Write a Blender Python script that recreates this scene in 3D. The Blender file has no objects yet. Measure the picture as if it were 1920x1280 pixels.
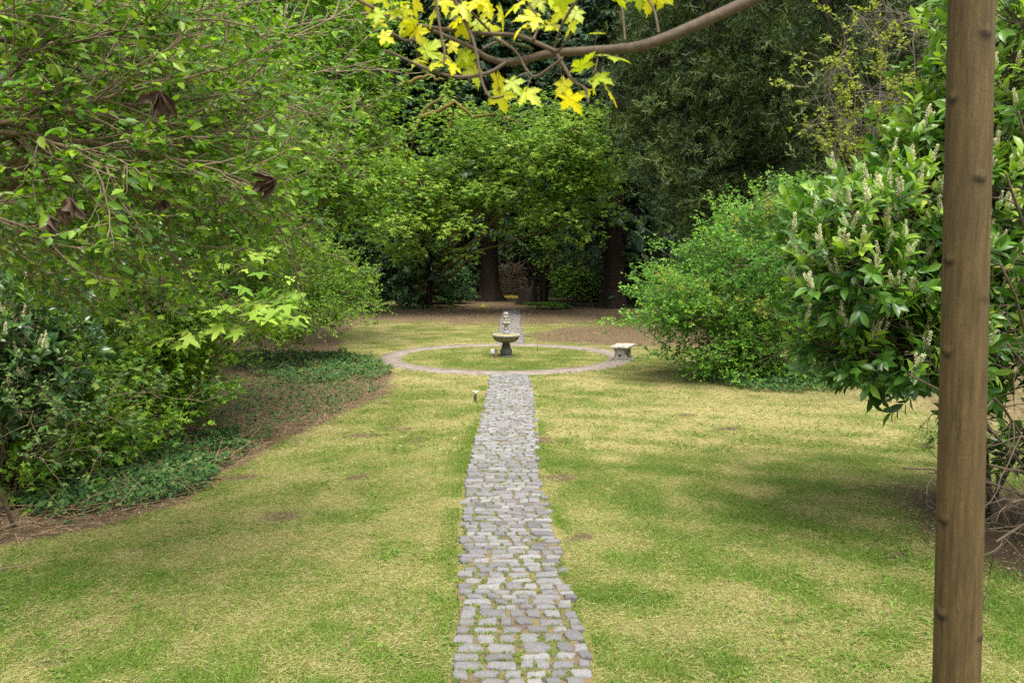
import bpy, math, random
import numpy as np
from mathutils import Vector, Matrix

# ------------------------------------------------------------------ camera, sky, sun, exposure
S = bpy.context.scene
COL = S.collection
F = 1477.0; H = 2.7; PITCH = math.atan(150.0 / F)          # 1920 x 1280 measures of the photograph
CP, SP = math.cos(PITCH), math.sin(PITCH)
cam_d = bpy.data.cameras.new('camera'); cam = bpy.data.objects.new('camera', cam_d); COL.objects.link(cam)
cam.location = (0, 0, H); cam.rotation_euler = (math.pi / 2 - PITCH, 0, 0)
cam_d.sensor_width = 36.0; cam_d.lens = F / 1920.0 * 36.0
cam_d.clip_start = 0.05; cam_d.clip_end = 600
cam_d.dof.use_dof = True; cam_d.dof.focus_distance = 13.0; cam_d.dof.aperture_fstop = 7.1
S.camera = cam
SUN_EL, SUN_AZ = math.radians(67), math.radians(160)       # azimuth from +Y towards +X: behind the camera, to its right
world = bpy.data.worlds.new('World'); S.world = world; world.use_nodes = True
wn = world.node_tree; bg = wn.nodes['Background']
sky = wn.nodes.new('ShaderNodeTexSky'); sky.sky_type = 'NISHITA'; sky.sun_disc = False
sky.sun_elevation = SUN_EL; sky.sun_rotation = SUN_AZ; sky.dust_density = 3.0; sky.air_density = 1.0; sky.ozone_density = 0.6
hs = wn.nodes.new('ShaderNodeHueSaturation'); hs.inputs['Saturation'].default_value = 0.4        # thin even cloud
wn.links.new(sky.outputs[0], hs.inputs['Color']); wn.links.new(hs.outputs[0], bg.inputs[0]); bg.inputs[1].default_value = 0.15
sl = bpy.data.lights.new('sun', 'SUN'); sl.energy = 2.6; sl.angle = math.radians(40); sl.color = (1.0, 0.95, 0.87)
sun = bpy.data.objects.new('sun', sl); COL.objects.link(sun)
sd = Vector((math.cos(SUN_EL) * math.sin(SUN_AZ), math.cos(SUN_EL) * math.cos(SUN_AZ), math.sin(SUN_EL)))
sun.rotation_euler = sd.to_track_quat('Z', 'Y').to_euler(); sun.location = (0, 0, 40)
S.view_settings.view_transform = 'Standard'; S.view_settings.look = 'None'
S.view_settings.exposure = 1.25; S.view_settings.gamma = 1.0
S.render.engine = 'CYCLES'
S.cycles.max_bounces = 6; S.cycles.diffuse_bounces = 2; S.cycles.glossy_bounces = 2; S.cycles.transmission_bounces = 4
S.cycles.use_denoising = False; S.cycles.caustics_reflective = False; S.cycles.caustics_refractive = False

# ------------------------------------------------------------------ measuring helpers
def ray(px, py):
    u = (px - 960.0) / F; v = (640.0 - py) / F
    return np.array([u, CP + SP * v, -SP + CP * v])
def at(px, py, Y):
    r = ray(px, py); return np.array([0, 0, H]) + r * (Y / r[1])
def gp(px, py, z=0.0):
    r = ray(px, py); return np.array([0, 0, H]) + r * ((z - H) / r[2])
def project(P):
    P = np.asarray(P, float); y = P[..., 1]; z = P[..., 2] - H
    dep = CP * y - SP * z; up = SP * y + CP * z
    return 960 + F * P[..., 0] / dep, 640 - F * up / dep, dep

# ------------------------------------------------------------------ numpy helpers
def nrm(v):
    return v / np.maximum(np.linalg.norm(v, axis=-1, keepdims=True), 1e-9)
_tab = np.random.default_rng(5).random((256, 256))
def vnoise(x, y, s=1.0, o=0):
    x = np.asarray(x) / s + 37.3 * o; y = np.asarray(y) / s + 11.7 * o
    xi = np.floor(x).astype(int); yi = np.floor(y).astype(int); fx = x - xi; fy = y - yi
    fx = fx * fx * (3 - 2 * fx); fy = fy * fy * (3 - 2 * fy)
    g = lambda a, b: _tab[a % 256, b % 256]
    return (g(xi, yi) * (1 - fx) + g(xi + 1, yi) * fx) * (1 - fy) + (g(xi, yi + 1) * (1 - fx) + g(xi + 1, yi + 1) * fx) * fy
def fbm(x, y, s=1.0, o=0, n=3):
    a = 0; w = 0
    for k in range(n):
        a = a + vnoise(x, y, s / 2 ** k, o + k) * 0.5 ** k; w += 0.5 ** k
    return a / w
def sstep(a, b, x):
    t = np.clip((x - a) / (b - a), 0, 1); return t * t * (3 - 2 * t)
def inpoly(x, y, poly):
    c = np.zeros(np.shape(x), bool); n = len(poly)
    for i in range(n):
        x1, y1 = poly[i]; x2, y2 = poly[(i + 1) % n]
        if y1 == y2: continue
        m = ((y1 > y) != (y2 > y)) & (x < (x2 - x1) * (y - y1) / (y2 - y1) + x1)
        c ^= m
    return c

class MB:
    """collects faces; build() links them as ONE mesh object"""
    def __init__(s): s.v = []; s.f = []; s.t = []; s.n = 0
    def add(s, V, faces, tint=0.5, mat=0, smooth=False):
        V = np.asarray(V, float).reshape(-1, 3)
        for fa in faces:
            fa = np.asarray(fa, np.int64)
            if fa.size: s.f.append((fa + s.n, mat, smooth))
        s.v.append(V); s.t.append(np.broadcast_to(np.asarray(tint, float), (len(V),)).copy()); s.n += len(V)
        return s
    def mesh(s, name, mats):
        me = bpy.data.meshes.new(name)
        V = np.concatenate(s.v); me.vertices.add(len(V)); me.vertices.foreach_set('co', V.astype(np.float32).ravel())
        lv = np.concatenate([f.ravel() for f, m, k in s.f]); tot = np.concatenate([np.full(len(f), f.shape[1]) for f, m, k in s.f])
        mi = np.concatenate([np.full(len(f), m) for f, m, k in s.f]); sm = np.concatenate([np.full(len(f), k) for f, m, k in s.f])
        me.loops.add(len(lv)); me.loops.foreach_set('vertex_index', lv.astype(np.int32))
        me.polygons.add(len(tot)); me.polygons.foreach_set('loop_start', np.concatenate([[0], np.cumsum(tot)[:-1]]).astype(np.int32))
        me.polygons.foreach_set('material_index', mi.astype(np.int32)); me.polygons.foreach_set('use_smooth', sm.astype(bool))
        for m in (mats if isinstance(mats, (list, tuple)) else [mats]): me.materials.append(m)
        me.attributes.new('tint', 'FLOAT', 'POINT').data.foreach_set('value', np.concatenate(s.t).astype(np.float32))
        me.update(calc_edges=True)
        return me
    def build(s, name, mats, parent=None, **kw):
        return put(name, s.mesh(name, mats), parent, **kw)
def tag(o, label=None, cat=None, group=None, kind=None):
    if label: o['label'] = label
    if cat: o['category'] = cat
    if group: o['group'] = group
    if kind: o['kind'] = kind
    return o
def put(name, me, parent=None, label=None, cat=None, group=None, kind=None, matrix=None):
    o = bpy.data.objects.new(name, me); COL.objects.link(o)
    if parent is not None: o.parent = parent
    if matrix is not None: o.matrix_local = matrix
    return tag(o, label, cat, group, kind)
def empty(name, loc, label, cat, group=None):
    o = bpy.data.objects.new(name, None); COL.objects.link(o); o.location = tuple(float(c) for c in loc); o.empty_display_size = 0.2
    return tag(o, label, cat, group)

def grow(rng, P, D, L, K, wig=0.1, trop=(0, 0, 1), tw=0.0):
    P = np.asarray(P, float); N = len(P); L = np.broadcast_to(np.asarray(L, float), (N,))
    d = nrm(np.asarray(D, float)); p = P.copy(); out = np.empty((N, K + 1, 3)); out[:, 0] = p; tr = np.asarray(trop, float)
    for k in range(K):
        d = nrm(d + wig * rng.standard_normal((N, 3)) + tw * tr); p = p + d * (L / K)[:, None]; out[:, k + 1] = p
    return out
def bez(P0, C, P1, K):
    t = np.linspace(0, 1, K + 1)[None, :, None]
    P0, C, P1 = [np.asarray(a, float)[:, None, :] for a in (P0, C, P1)]
    return P0 * (1 - t) ** 2 + 2 * C * t * (1 - t) + P1 * t * t
def spawn(rng, pts, n, t0=0.2, t1=1.0, ang=0.7, angj=0.2, per=False):
    N, K1 = pts.shape[:2]
    i = np.repeat(np.arange(N), n) if per else rng.integers(0, N, n)
    M = len(i); t = rng.uniform(t0, t1, M) * (K1 - 1); k = np.minimum(t.astype(int), K1 - 2); f = (t - k)[:, None]
    A = pts[i, k]; B = pts[i, k + 1]; T = nrm(B - A); p = A * (1 - f) + B * f
    q = nrm(np.cross(T, rng.standard_normal((M, 3)))); a = (ang + angj * rng.standard_normal(M))[:, None]
    return p, nrm(T * np.cos(a) + q * np.sin(a)), i, t / (K1 - 1)
def tubes(mb, pts, r0, r1=None, m=3, tint=0.5, mat=0, rr=None, smooth=True):
    pts = np.asarray(pts, float); N, K1 = pts.shape[:2]
    if rr is None:
        r0 = np.broadcast_to(np.asarray(r0, float), (N,))[:, None]; r1 = np.broadcast_to(np.asarray(r1, float), (N,))[:, None]
        rr = r0 + (r1 - r0) * np.linspace(0, 1, K1)[None]
    T = np.gradient(pts, axis=1); T = nrm(T)
    ref = np.where(np.abs(T[..., 2:3]) > 0.9, np.array([1.0, 0, 0]), np.array([0, 0, 1.0]))
    if N < 60: ref = np.broadcast_to(ref[:, :1], T.shape) * 1.0
    X = nrm(np.cross(T, ref)); Y = np.cross(T, X)
    a = np.arange(m) * 2 * math.pi / m
    V = pts[:, :, None] + rr[:, :, None, None] * (X[:, :, None] * np.cos(a)[None, None, :, None] + Y[:, :, None] * np.sin(a)[None, None, :, None])
    b = (np.arange(N) * K1 * m)[:, None, None]; k = (np.arange(K1 - 1) * m)[None, :, None]; j = np.arange(m)[None, None, :]; j2 = (j + 1) % m
    Q = np.stack([b + k + j, b + k + j2, b + k + m + j2, b + k + m + j], -1).reshape(-1, 4)
    mb.add(V.reshape(-1, 3), [Q], np.broadcast_to(np.asarray(tint, float).reshape(-1, 1) if np.ndim(tint) else tint, (N, K1 * m)).ravel(), mat, smooth)
    if m < 4: return mb
    cap = (np.arange(N) * K1 * m)[:, None] + (K1 - 1) * m + np.arange(m)[None]
    mb.f.append((cap + mb.n - N * K1 * m, mat, smooth))
    return mb
def frames(D, Nn):
    D = nrm(D); X = nrm(np.cross(D, Nn)); return X, D, np.cross(X, D)
def scatter(mb, tpl, P, D, Nn, s, tint=0.5, mat=0, wid=None, smooth=False):
    """copies of a small template (x across, y along, z normal) at P"""
    tv, tf = tpl; X, D, Z = frames(D, Nn); n = len(P); s = np.broadcast_to(np.asarray(s, float), (n,)); w = s if wid is None else wid
    V = P[:, None] + tv[None, :, 0:1] * X[:, None] * np.reshape(w, (n, 1, 1)) + tv[None, :, 1:2] * D[:, None] * s[:, None, None] + tv[None, :, 2:3] * Z[:, None] * s[:, None, None]
    k = len(tv); off = (np.arange(n) * k)[:, None, None]
    mb.add(V.reshape(-1, 3), [(np.asarray(f)[None] + off).reshape(-1, np.asarray(f).shape[1]) for f in tf],
           np.repeat(np.broadcast_to(np.asarray(tint, float), (n,)), k), mat, smooth)
    return mb
# leaf templates
def T(v, *f): return np.array(v, float), [np.array(x) for x in f]
LEAF2 = T([(0, 0, 0), (-.30, .45, .07), (0, 1, -.06), (.30, .45, .07)], [[0, 2, 1], [0, 3, 2]])
LEAF4 = T([(0, 0, 0), (-.26, .32, .06), (-.2, .68, .05), (0, 1, -.08), (.2, .68, .05), (.26, .32, .06)], [[0, 3, 2, 1], [0, 5, 4, 3]])
LAUREL = T([(0, 0, 0), (-.17, .28, .05), (-.18, .66, .03), (0, 1, -.13), (.18, .66, .03), (.17, .28, .05), (0, .3, .0), (0, .68, -.03)],
           [[0, 6, 1], [7, 3, 2], [0, 5, 6], [7, 4, 3]], [[6, 7, 2, 1], [6, 5, 4, 7]])
def palmate(lobes, teeth, seed, cup=.1):
    r = random.Random(seed); pts = [(0.0, 0.0)]
    n = len(lobes); out = []
    for i, (ang, L) in enumerate(lobes):
        a = math.radians(ang); c, s_ = math.sin(a), math.cos(a)
        if i > 0:
            am = math.radians((ang + lobes[i - 1][0]) / 2); rr = (.50 if teeth else .40) * min(L, lobes[i - 1][1]) + .04
            out.append((math.sin(am) * rr, math.cos(am) * rr))
        w = (.235 if teeth else .20) * L
        prof = [(-1, .55, .95), (-1, .68, 1.2), (-1, .71, .62), (-1, .84, .55), (-1, .85, .25), (0, 1.05, 0), (1, .85, .25), (1, .84, .55), (1, .71, .62), (1, .68, 1.2), (1, .55, .95)] if teeth else [(-1, .5, .9), (-1, .75, .6), (0, 1, 0), (1, .75, .6), (1, .5, .9)]
        for sg, t, ww in prof:
            x = sg * ww * w + r.uniform(-.012, .012); y = t * L
            out.append((c * y + s_ * x, s_ * y - c * x))
    k = len(out); V = [(0, .02, 0)]
    for (x, y) in out: V.append((x, y, -cup * (x * x + y * y) * 1.2 + .05 * abs(x) + r.uniform(-.02, .02)))
    return T(V, [[0, 1 + i, 1 + (i + 1) % k] for i in range(k)][:-1] + [[0, k, 1]])
MAPLE = [palmate([(-128, .5), (-68, .82), (0, 1), (68, .82), (128, .5)], True, s, .12 + .06 * s) for s in range(5)]
BIGMAPLE = [palmate([(-115, .55), (-58, .9), (0, 1), (58, .9), (115, .55)], False, 10 + s, .15) for s in range(3)]
FIVE = T([(0, 0, 0), (-.42, .18, .02), (-.2, .42, .05), (-.38, .72, -.03), (0, .62, .03), (0, 1, -.1), (.38, .72, -.03), (.2, .42, .05), (.42, .18, .02)],
         [[0, 2, 1], [0, 4, 2], [4, 3, 2], [4, 6, 5], [4, 5, 3], [0, 7, 4], [4, 7, 6], [0, 8, 7]])
THREE = T([(0, 0, 0), (-.42, .5, -.02), (0, .5, .06), (0, 1, -.1), (.42, .5, -.02), (-.16, .3, .04), (.16, .3, .04)], [[0, 2, 1], [0, 4, 2], [2, 3, 5], [2, 6, 3]])
def spray_tpl(n=6, seed=0, droop=.5):
    r = random.Random(seed); V = []; Fq = []
    for i in range(n):
        for sg in (-1, 1):
            y = .08 + .8 * i / n; L = (.5 - .42 * (i / n)) * r.uniform(.8, 1.15); a = math.radians(48)
            x1, y1 = sg * math.sin(a) * L, y + math.cos(a) * L; wv = .045 + .02 * r.random()
            z0 = -droop * y * y; z1 = -droop * y1 * y1 - .10 * L - .12 * r.random() * L; b = len(V)
            V += [(0, y, z0), (x1, y1, z1), (sg * .5 * L * .75 + wv * 2.4 * sg, y + .4 * (y1 - y) - wv * 1.8, z0 * .5 + z1 * .5 + .02)]
            Fq.append([b, b + 1, b + 2])
    b = len(V); V += [(-.03, .5, -droop * .25), (0, 1, -droop), (.03, .5, -droop * .25), (0, 0, 0)]; Fq += [[b + 3, b, b + 1], [b + 3, b + 1, b + 2]]
    return T(V, Fq)
def brush_tpl(n=11, seed=0):
    r = random.Random(seed); V = []; Fq = []
    for i in range(n):
        a = i * 2.4; y = .75 * i / n; L = r.uniform(.3, .5); sp = r.uniform(.35, .6); x1, z1 = math.cos(a) * L * sp, math.sin(a) * L * sp; y1 = y + L; w = r.uniform(.06, .095); b = len(V)
        V += [(0, y, 0), (x1 * .6 - w, y + .5 * L, z1 * .6 + w), (x1, y1, z1)]; Fq.append([b, b + 1, b + 2])
    return T(V, Fq)
BRUSH = brush_tpl(5, 4)
SPRAY = spray_tpl(6, 1, .45); SPRAY_S = spray_tpl(4, 2, .2)

# ------------------------------------------------------------------ materials
MATS = {}
def nodes(name):
    m = bpy.data.materials.new(name); m.use_nodes = True; MATS[name] = m
    nt = m.node_tree; b = nt.nodes['Principled BSDF']; return m, nt, b
def ramp(nt, stops, src):
    r = nt.nodes.new('ShaderNodeValToRGB'); e = r.color_ramp.elements
    while len(e) < len(stops): e.new(0.5)
    for el, (p, c) in zip(e, stops): el.position = p; el.color = (*c, 1)
    nt.links.new(src, r.inputs[0]); return r.outputs[0]
def noise(nt, scale, detail=4, rough=.6, vec=None, stretch=None):
    n = nt.nodes.new('ShaderNodeTexNoise'); n.inputs['Scale'].default_value = scale; n.inputs['Detail'].default_value = detail; n.inputs['Roughness'].default_value = rough
    tc = nt.nodes.new('ShaderNodeTexCoord'); src = tc.outputs['Object']
    if stretch:
        mp = nt.nodes.new('ShaderNodeMapping'); mp.inputs['Scale'].default_value = stretch; nt.links.new(src, mp.inputs[0]); src = mp.outputs[0]
    nt.links.new(src, n.inputs['Vector']); return n.outputs['Fac']
def mix(nt, fac, a, b, mode='MIX'):
    m = nt.nodes.new('ShaderNodeMix'); m.data_type = 'RGBA'; m.blend_type = mode
    for sock, v in ((m.inputs[0], fac), (m.inputs[6], a), (m.inputs[7], b)):
        if isinstance(v, (int, float)): sock.default_value = v
        elif isinstance(v, tuple): sock.default_value = (*v, 1)
        else: nt.links.new(v, sock)
    return m.outputs[2]
def attr(nt, name):
    a = nt.nodes.new('ShaderNodeAttribute'); a.attribute_name = name; return a.outputs['Fac']
def math_(nt, op, a, b=0.0, clamp=False):
    m = nt.nodes.new('ShaderNodeMath'); m.operation = op; m.use_clamp = clamp
    for s_, v in zip(m.inputs, (a, b)):
        if isinstance(v, (int, float)): s_.default_value = v
        else: nt.links.new(v, s_)
    return m.outputs[0]
def bump(nt, b, h, dist=.01, st=.6):
    n = nt.nodes.new('ShaderNodeBump'); n.inputs['Strength'].default_value = st; n.inputs['Distance'].default_value = dist
    nt.links.new(h, n.inputs['Height']); nt.links.new(n.outputs[0], b.inputs['Normal'])
def leafmat(name, stops, rough=.5, trans=.35, spec=.35, warm=(1.1, 1.25, .5)):
    m, nt, b = nodes(name); c = ramp(nt, stops, attr(nt, 'tint'))
    nt.links.new(c, b.inputs['Base Color']); b.inputs['Roughness'].default_value = rough; b.inputs['Specular IOR Level'].default_value = spec
    tr = nt.nodes.new('ShaderNodeBsdfTranslucent'); nt.links.new(mix(nt, 1.0, c, warm, 'MULTIPLY'), tr.inputs['Color'])
    ms = nt.nodes.new('ShaderNodeMixShader'); ms.inputs[0].default_value = trans
    nt.links.new(b.outputs[0], ms.inputs[1]); nt.links.new(tr.outputs[0], ms.inputs[2]); nt.links.new(ms.outputs[0], nt.nodes['Material Output'].inputs[0])
    return m
def rockmat(name, c1, c2, scale=8, rough=.85, bmp=.01, spots=None, stretch=None, objrand=0.0, spec=.3):
    m, nt, b = nodes(name); n1 = noise(nt, scale, 6, .65, stretch=stretch)
    c = ramp(nt, [(.3, c1), (.7, c2)], n1)
    if spots:
        c = mix(nt, ramp(nt, [(.52, (0, 0, 0)), (.62, (1, 1, 1))], noise(nt, scale * 1.7, 5, .7)), c, spots)
    if objrand:
        oi = nt.nodes.new('ShaderNodeObjectInfo'); k = math_(nt, 'ADD', math_(nt, 'MULTIPLY', oi.outputs['Random'], objrand), 1 - objrand / 2)
        k = math_(nt, 'MULTIPLY', k, math_(nt, 'ADD', math_(nt, 'MULTIPLY', attr(nt, 'tint'), .5), .75))
        hs = nt.nodes.new('ShaderNodeHueSaturation'); nt.links.new(k, hs.inputs['Value']); nt.links.new(c, hs.inputs['Color']); c = hs.outputs[0]
    nt.links.new(c, b.inputs['Base Color']); b.inputs['Roughness'].default_value = rough; b.inputs['Specular IOR Level'].default_value = spec
    bump(nt, b, noise(nt, scale * 4, 6, .7, stretch=stretch), bmp)
    return m
g_ = lambda a, k: tuple(x * k for x in a)
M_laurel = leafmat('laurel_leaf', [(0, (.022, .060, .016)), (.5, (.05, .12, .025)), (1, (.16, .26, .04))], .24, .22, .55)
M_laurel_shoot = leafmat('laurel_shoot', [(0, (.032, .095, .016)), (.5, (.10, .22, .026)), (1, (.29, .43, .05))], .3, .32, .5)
M_spike = leafmat('flower_spike', [(0, (.40, .37, .20)), (1, (.76, .73, .52))], .7, .25)
M_near = leafmat('arching_leaf', [(0, (.035, .10, .012)), (.5, (.11, .24, .014)), (1, (.28, .41, .025))], .42, .42, .4)
M_fresh = leafmat('fresh_leaf', [(0, (.035, .10, .012)), (.5, (.11, .235, .016)), (1, (.27, .40, .03))], .45, .42)
M_bright = leafmat('bright_leaf', [(0, (.03, .12, .016)), (.5, (.085, .245, .028)), (1, (.24, .42, .035))], .42, .4, .4)
M_vine = leafmat('vine_maple_leaf', [(0, (.055, .13, .018)), (.5, (.15, .285, .03)), (1, (.34, .47, .06))], .5, .42)
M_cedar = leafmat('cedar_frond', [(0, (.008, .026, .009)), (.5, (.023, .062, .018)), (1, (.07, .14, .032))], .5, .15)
M_ycedar = leafmat('young_cedar_frond', [(0, (.014, .045, .012)), (.5, (.045, .115, .028)), (1, (.12, .22, .045))], .5, .2)
M_cypress = leafmat('cypress_frond', [(0, (.022, .042, .010)), (.5, (.066, .105, .022)), (1, (.16, .20, .042))], .6, .12)
M_deadfr = leafmat('dead_frond', [(0, (.08, .05, .03)), (1, (.24, .16, .10))], .8, .1)
M_yshoot = leafmat('yellow_shoot', [(0, (.14, .2, .02)), (1, (.42, .44, .05))], .5, .45)
M_ivy = leafmat('ivy_leaf', [(0, (.02, .06, .016)), (.5, (.045, .11, .026)), (1, (.14, .22, .045))], .6, .15, .2)
M_rhodo = leafmat('rhododendron_leaf', [(0, (.03, .065, .03)), (1, (.12, .17, .085))], .4, .15, .4)
M_maple = leafmat('yellow_maple_leaf', [(0, (.34, .46, .012)), (.5, (.56, .59, .012)), (1, (.74, .70, .02))], .4, .5, .45, (1.1, 1.05, .8))
M_deadleaf = leafmat('dead_leaf', [(0, (.025, .013, .009)), (1, (.13, .08, .055))], .6, .2)
M_litter = leafmat('litter', [(0, (.06, .036, .022)), (.5, (.16, .10, .06)), (1, (.42, .32, .20))], .8, .1)
M_grass = leafmat('grass_blade', [(0, (.09, .19, .02)), (.35, (.19, .295, .038)), (.6, (.30, .31, .08)), (1, (.47, .405, .21))], .6, .3, .25, (1.1, 1.1, .7))
M_bark = rockmat('maple_bark', (.046, .029, .010), (.13, .086, .032), 75, .8, .006, stretch=(1, 1, .08), spots=(.068, .052, .018))
_nt = M_bark.node_tree; _b = _nt.nodes['Principled BSDF']; _l = _b.inputs['Base Color'].links[0].from_socket; _nt.links.new(mix(_nt, attr(_nt, 'tint'), _l, (.022, .014, .009)), _b.inputs['Base Color'])
M_branch = rockmat('branch_bark', (.055, .038, .022), (.115, .083, .05), 60, .7, .002, spots=(.06, .05, .03))
M_twig = rockmat('twig_bark', (.11, .078, .05), (.26, .195, .125), 25, .8, .002, spots=(.11, .105, .035))
M_stem = rockmat('dark_stem', (.045, .03, .02), (.11, .078, .05), 25, .8, .002)
M_straw = rockmat('dry_stem', (.18, .115, .06), (.38, .27, .15), 12, .9, .002)
M_moss_limb = rockmat('mossy_limb', (.09, .075, .02), (.20, .15, .035), 9, .95, .01)
M_grey_twig = rockmat('grey_twig', (.10, .08, .06), (.22, .18, .14), 15, .9, .002)
M_cbark = rockmat('cedar_bark', (.013, .009, .006), (.034, .021, .014), 5, .95, .03, stretch=(1, 1, .12))
M_sett = rockmat('sett_stone', (.112, .113, .117), (.19, .188, .186), 14, .72, .006, spots=(.235, .20, .17), objrand=.34, spec=.5)
M_conc = rockmat('ring_concrete', (.17, .135, .11), (.27, .225, .19), 2.6, .9, .006, spots=(.14, .112, .085))
M_cast = rockmat('cast_stone', (.28, .265, .215), (.50, .475, .41), 22, .9, .008, spots=(.15, .14, .095))
M_cast2 = rockmat('fountain_stone', (.20, .19, .15), (.38, .355, .29), 22, .9, .008, spots=(.12, .115, .075))
M_bowl = rockmat('bowl_stone', (.12, .105, .05), (.25, .215, .125), 12, .9, .006, spots=(.16, .15, .06))
M_dark = rockmat('dark_stone', (.040, .042, .036), (.085, .088, .076), 14, .8, .006)
M_blue = rockmat('blue_grey_stone', (.16, .18, .20), (.28, .31, .34), 16, .8, .004)
M_moss = rockmat('moss', (.25, .19, .02), (.44, .35, .045), 40, .95, .01)
M_wood = rockmat('post_wood', (.10, .06, .035), (.19, .12, .075), 10, .85, .004, stretch=(1, 1, .2))
M_plastic = rockmat('grey_box', (.36, .39, .42), (.50, .53, .56), 5, .5, .001)
M_metal = rockmat('rust_rod', (.05, .035, .025), (.11, .07, .045), 20, .7, .001)
M_pale = rockmat('pale_metal', (.5, .5, .46), (.7, .7, .66), 10, .4, .001)
M_hose = rockmat('green_riser', (.03, .05, .035), (.06, .09, .06), 20, .6, .001)

# ------------------------------------------------------------------ zones of the ground (world metres)
ring_n = gp(948, 703)[1]; ring_f = gp(948, 645)[1]
RC = np.array([gp(946, 674)[0], (ring_n + ring_f) / 2]); RO = (ring_f - ring_n) / 2; RI = RO - .62
def path_c(Y): return .06 - .13 * sstep(5, 9.5, Y) + .03 * np.sin(Y * .5)
PW = .46
bed = [tuple(gp(*p)[:2]) for p in ((-300, 1075), (0, 1022), (200, 985), (365, 938), (440, 880), (560, 815), (660, 768), (738, 735), (728, 700), (650, 668), (632, 628), (690, 600), (660, 588))] + [(-60, 60), (-60, 3)]
lit_c = gp(1215, 628)[:2]; shade_soil_c = gp(1850, 1010)[:2]
def zones(x, y):
    w = (fbm(x, y, 1.2, 3) - .5)
    b = inpoly(x + w * .35, y + w * .6, bed).astype(float)
    back = sstep(32, 37, y + w * 5 - .10 * np.abs(x)) * (1 - .0 * x)
    r = np.hypot((x - lit_c[0]) / 4.6, (y - lit_c[1]) / 5.0) + w * .5
    lit = np.maximum(np.maximum(b, back), 1 - sstep(.75, 1.05, r))
    lit = np.maximum(lit, .75 * sstep(6.2, 7.6, x + w * 2 - .13 * (y - 10)) * sstep(10, 14, y))
    so = 1 - sstep(.55, 1.15, np.hypot((x - shade_soil_c[0] - .5) / 1.5, (y - shade_soil_c[1]) / 2.2) + w * .7)
    dry = .215 + .36 * (fbm(x, y, 2.0, 20, 3) - .5) + .62 * (fbm(x, y, .5, 24, 3)) + .07 * np.sin((y * .94 + x * .34) * 8) * sstep(0, 1.5, x) - .07 * (np.hypot(x - RC[0], y - RC[1]) < RI) + .05 * (1 - sstep(7, 10, y)) * (1 - sstep(-1, 1.5, x)) + .10 * (sstep(9, 12, y) * (1 - sstep(17, 22, y)) * sstep(0, 2, x)); bare = sstep(.76, .86, fbm(x, y, .6, 40, 3))
    for (px, py, rx, ry) in ((1052, 893, .26, .2), (520, 970, .4, .12), (1400, 712, .7, .25), (1105, 1008, .12, .06)):
        c = gp(px, py); bare = np.maximum(bare, (1 - sstep(.5, 1.1, np.hypot((x - c[0]) / rx, (y - c[1]) / ry) + w)) * .9)
    return lit, so, dry, bare
def added_hill(x, y):  # invented rise behind the trees, closes gaps and blocks sky light
    return .75 * np.maximum(0, y - 64) ** 1.02 + .35 * np.maximum(0, np.abs(x) - 34)
def gz(x, y):
    return added_hill(x, y) + (fbm(x, y, 1.5, 60) - .5) * .03 * (np.hypot(x - path_c(y), 0) > PW + .05)
def on_path(x, y):
    return (np.abs(x - path_c(y)) < PW - .02 + .10 * (fbm(x, y, .4, 8) - .5)) & ((y < RC[1] - RI) | (y > RC[1] + RI)) & (y < 45)
def on_ring(x, y):
    r = np.hypot(x - RC[0], y - RC[1]) + .16 * (fbm(x, y, .3, 4) - .5); return (r < RO - .01) & (r > RI + .01)

rng = np.random.default_rng(11)
def axis(a, b, st, lo, hi, n):
    return np.concatenate([lo + (a - lo) * (1 - np.linspace(1, 0, n, endpoint=False) ** 2) if False else np.linspace(lo, a, n, endpoint=False), np.arange(a, b, st), np.linspace(b, hi, n)])
gx = axis(-13, 13, .24, -90, 90, 26); gy = axis(2, 47, .24, -25, 140, 30)
X, Y = np.meshgrid(gx, gy); nx, ny = len(gx), len(gy)
mb = MB(); idx = np.arange(nx * ny).reshape(ny, nx)
Q = np.stack([idx[:-1, :-1], idx[:-1, 1:], idx[1:, 1:], idx[1:, :-1]], -1).reshape(-1, 4)
mb.add(np.stack([X.ravel(), Y.ravel(), gz(X, Y).ravel()], -1), [Q], .5, 0, True)
m, nt, b = nodes('ground')
n1 = noise(nt, 3.0, 8, .7); n2 = noise(nt, 40, 6, .75); n3 = noise(nt, 140, 3, .7)
dry = math_(nt, 'ADD', attr(nt, 'dry'), math_(nt, 'MULTIPLY', math_(nt, 'SUBTRACT', n2, .5), .9))
lawn = ramp(nt, [(.25, (.075, .105, .018)), (.48, (.15, .155, .042)), (.7, (.28, .24, .10))], dry)
soil = ramp(nt, [(.3, (.075, .05, .032)), (.7, (.17, .115, .075))], n2)
lit = ramp(nt, [(.3, (.066, .046, .027)), (.5, (.125, .088, .05)), (.72, (.26, .195, .115))], n3)
c = mix(nt, math_(nt, 'MULTIPLY', math_(nt, 'SUBTRACT', math_(nt, 'ADD', attr(nt, 'bare'), n2), .75), 2.5, True), lawn, soil)
c = mix(nt, math_(nt, 'ADD', attr(nt, 'litter'), math_(nt, 'MULTIPLY', math_(nt, 'SUBTRACT', n2, .5), .5), True), c, lit)
c = mix(nt, attr(nt, 'soil'), c, g_((.06, .04, .025), 1.0))  # bare soil under the laurel, its dark tone also standing in for shade
c = mix(nt, attr(nt, 'fern'), c, ramp(nt, [(.35, (.03, .035, .016)), (.65, (.05, .075, .025))], n1))
nt.links.new(c, b.inputs['Base Color']); b.inputs['Roughness'].default_value = .95; b.inputs['Specular IOR Level'].default_value = .1
bump(nt, b, n2, .03, .8)
me = mb.mesh('ground', m)
z4 = zones(X.ravel(), Y.ravel())
for nm, a in zip(('litter', 'soil', 'dry', 'bare'), z4):
    me.attributes.new(nm, 'FLOAT', 'POINT').data.foreach_set('value', np.asarray(a, np.float32))
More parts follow.
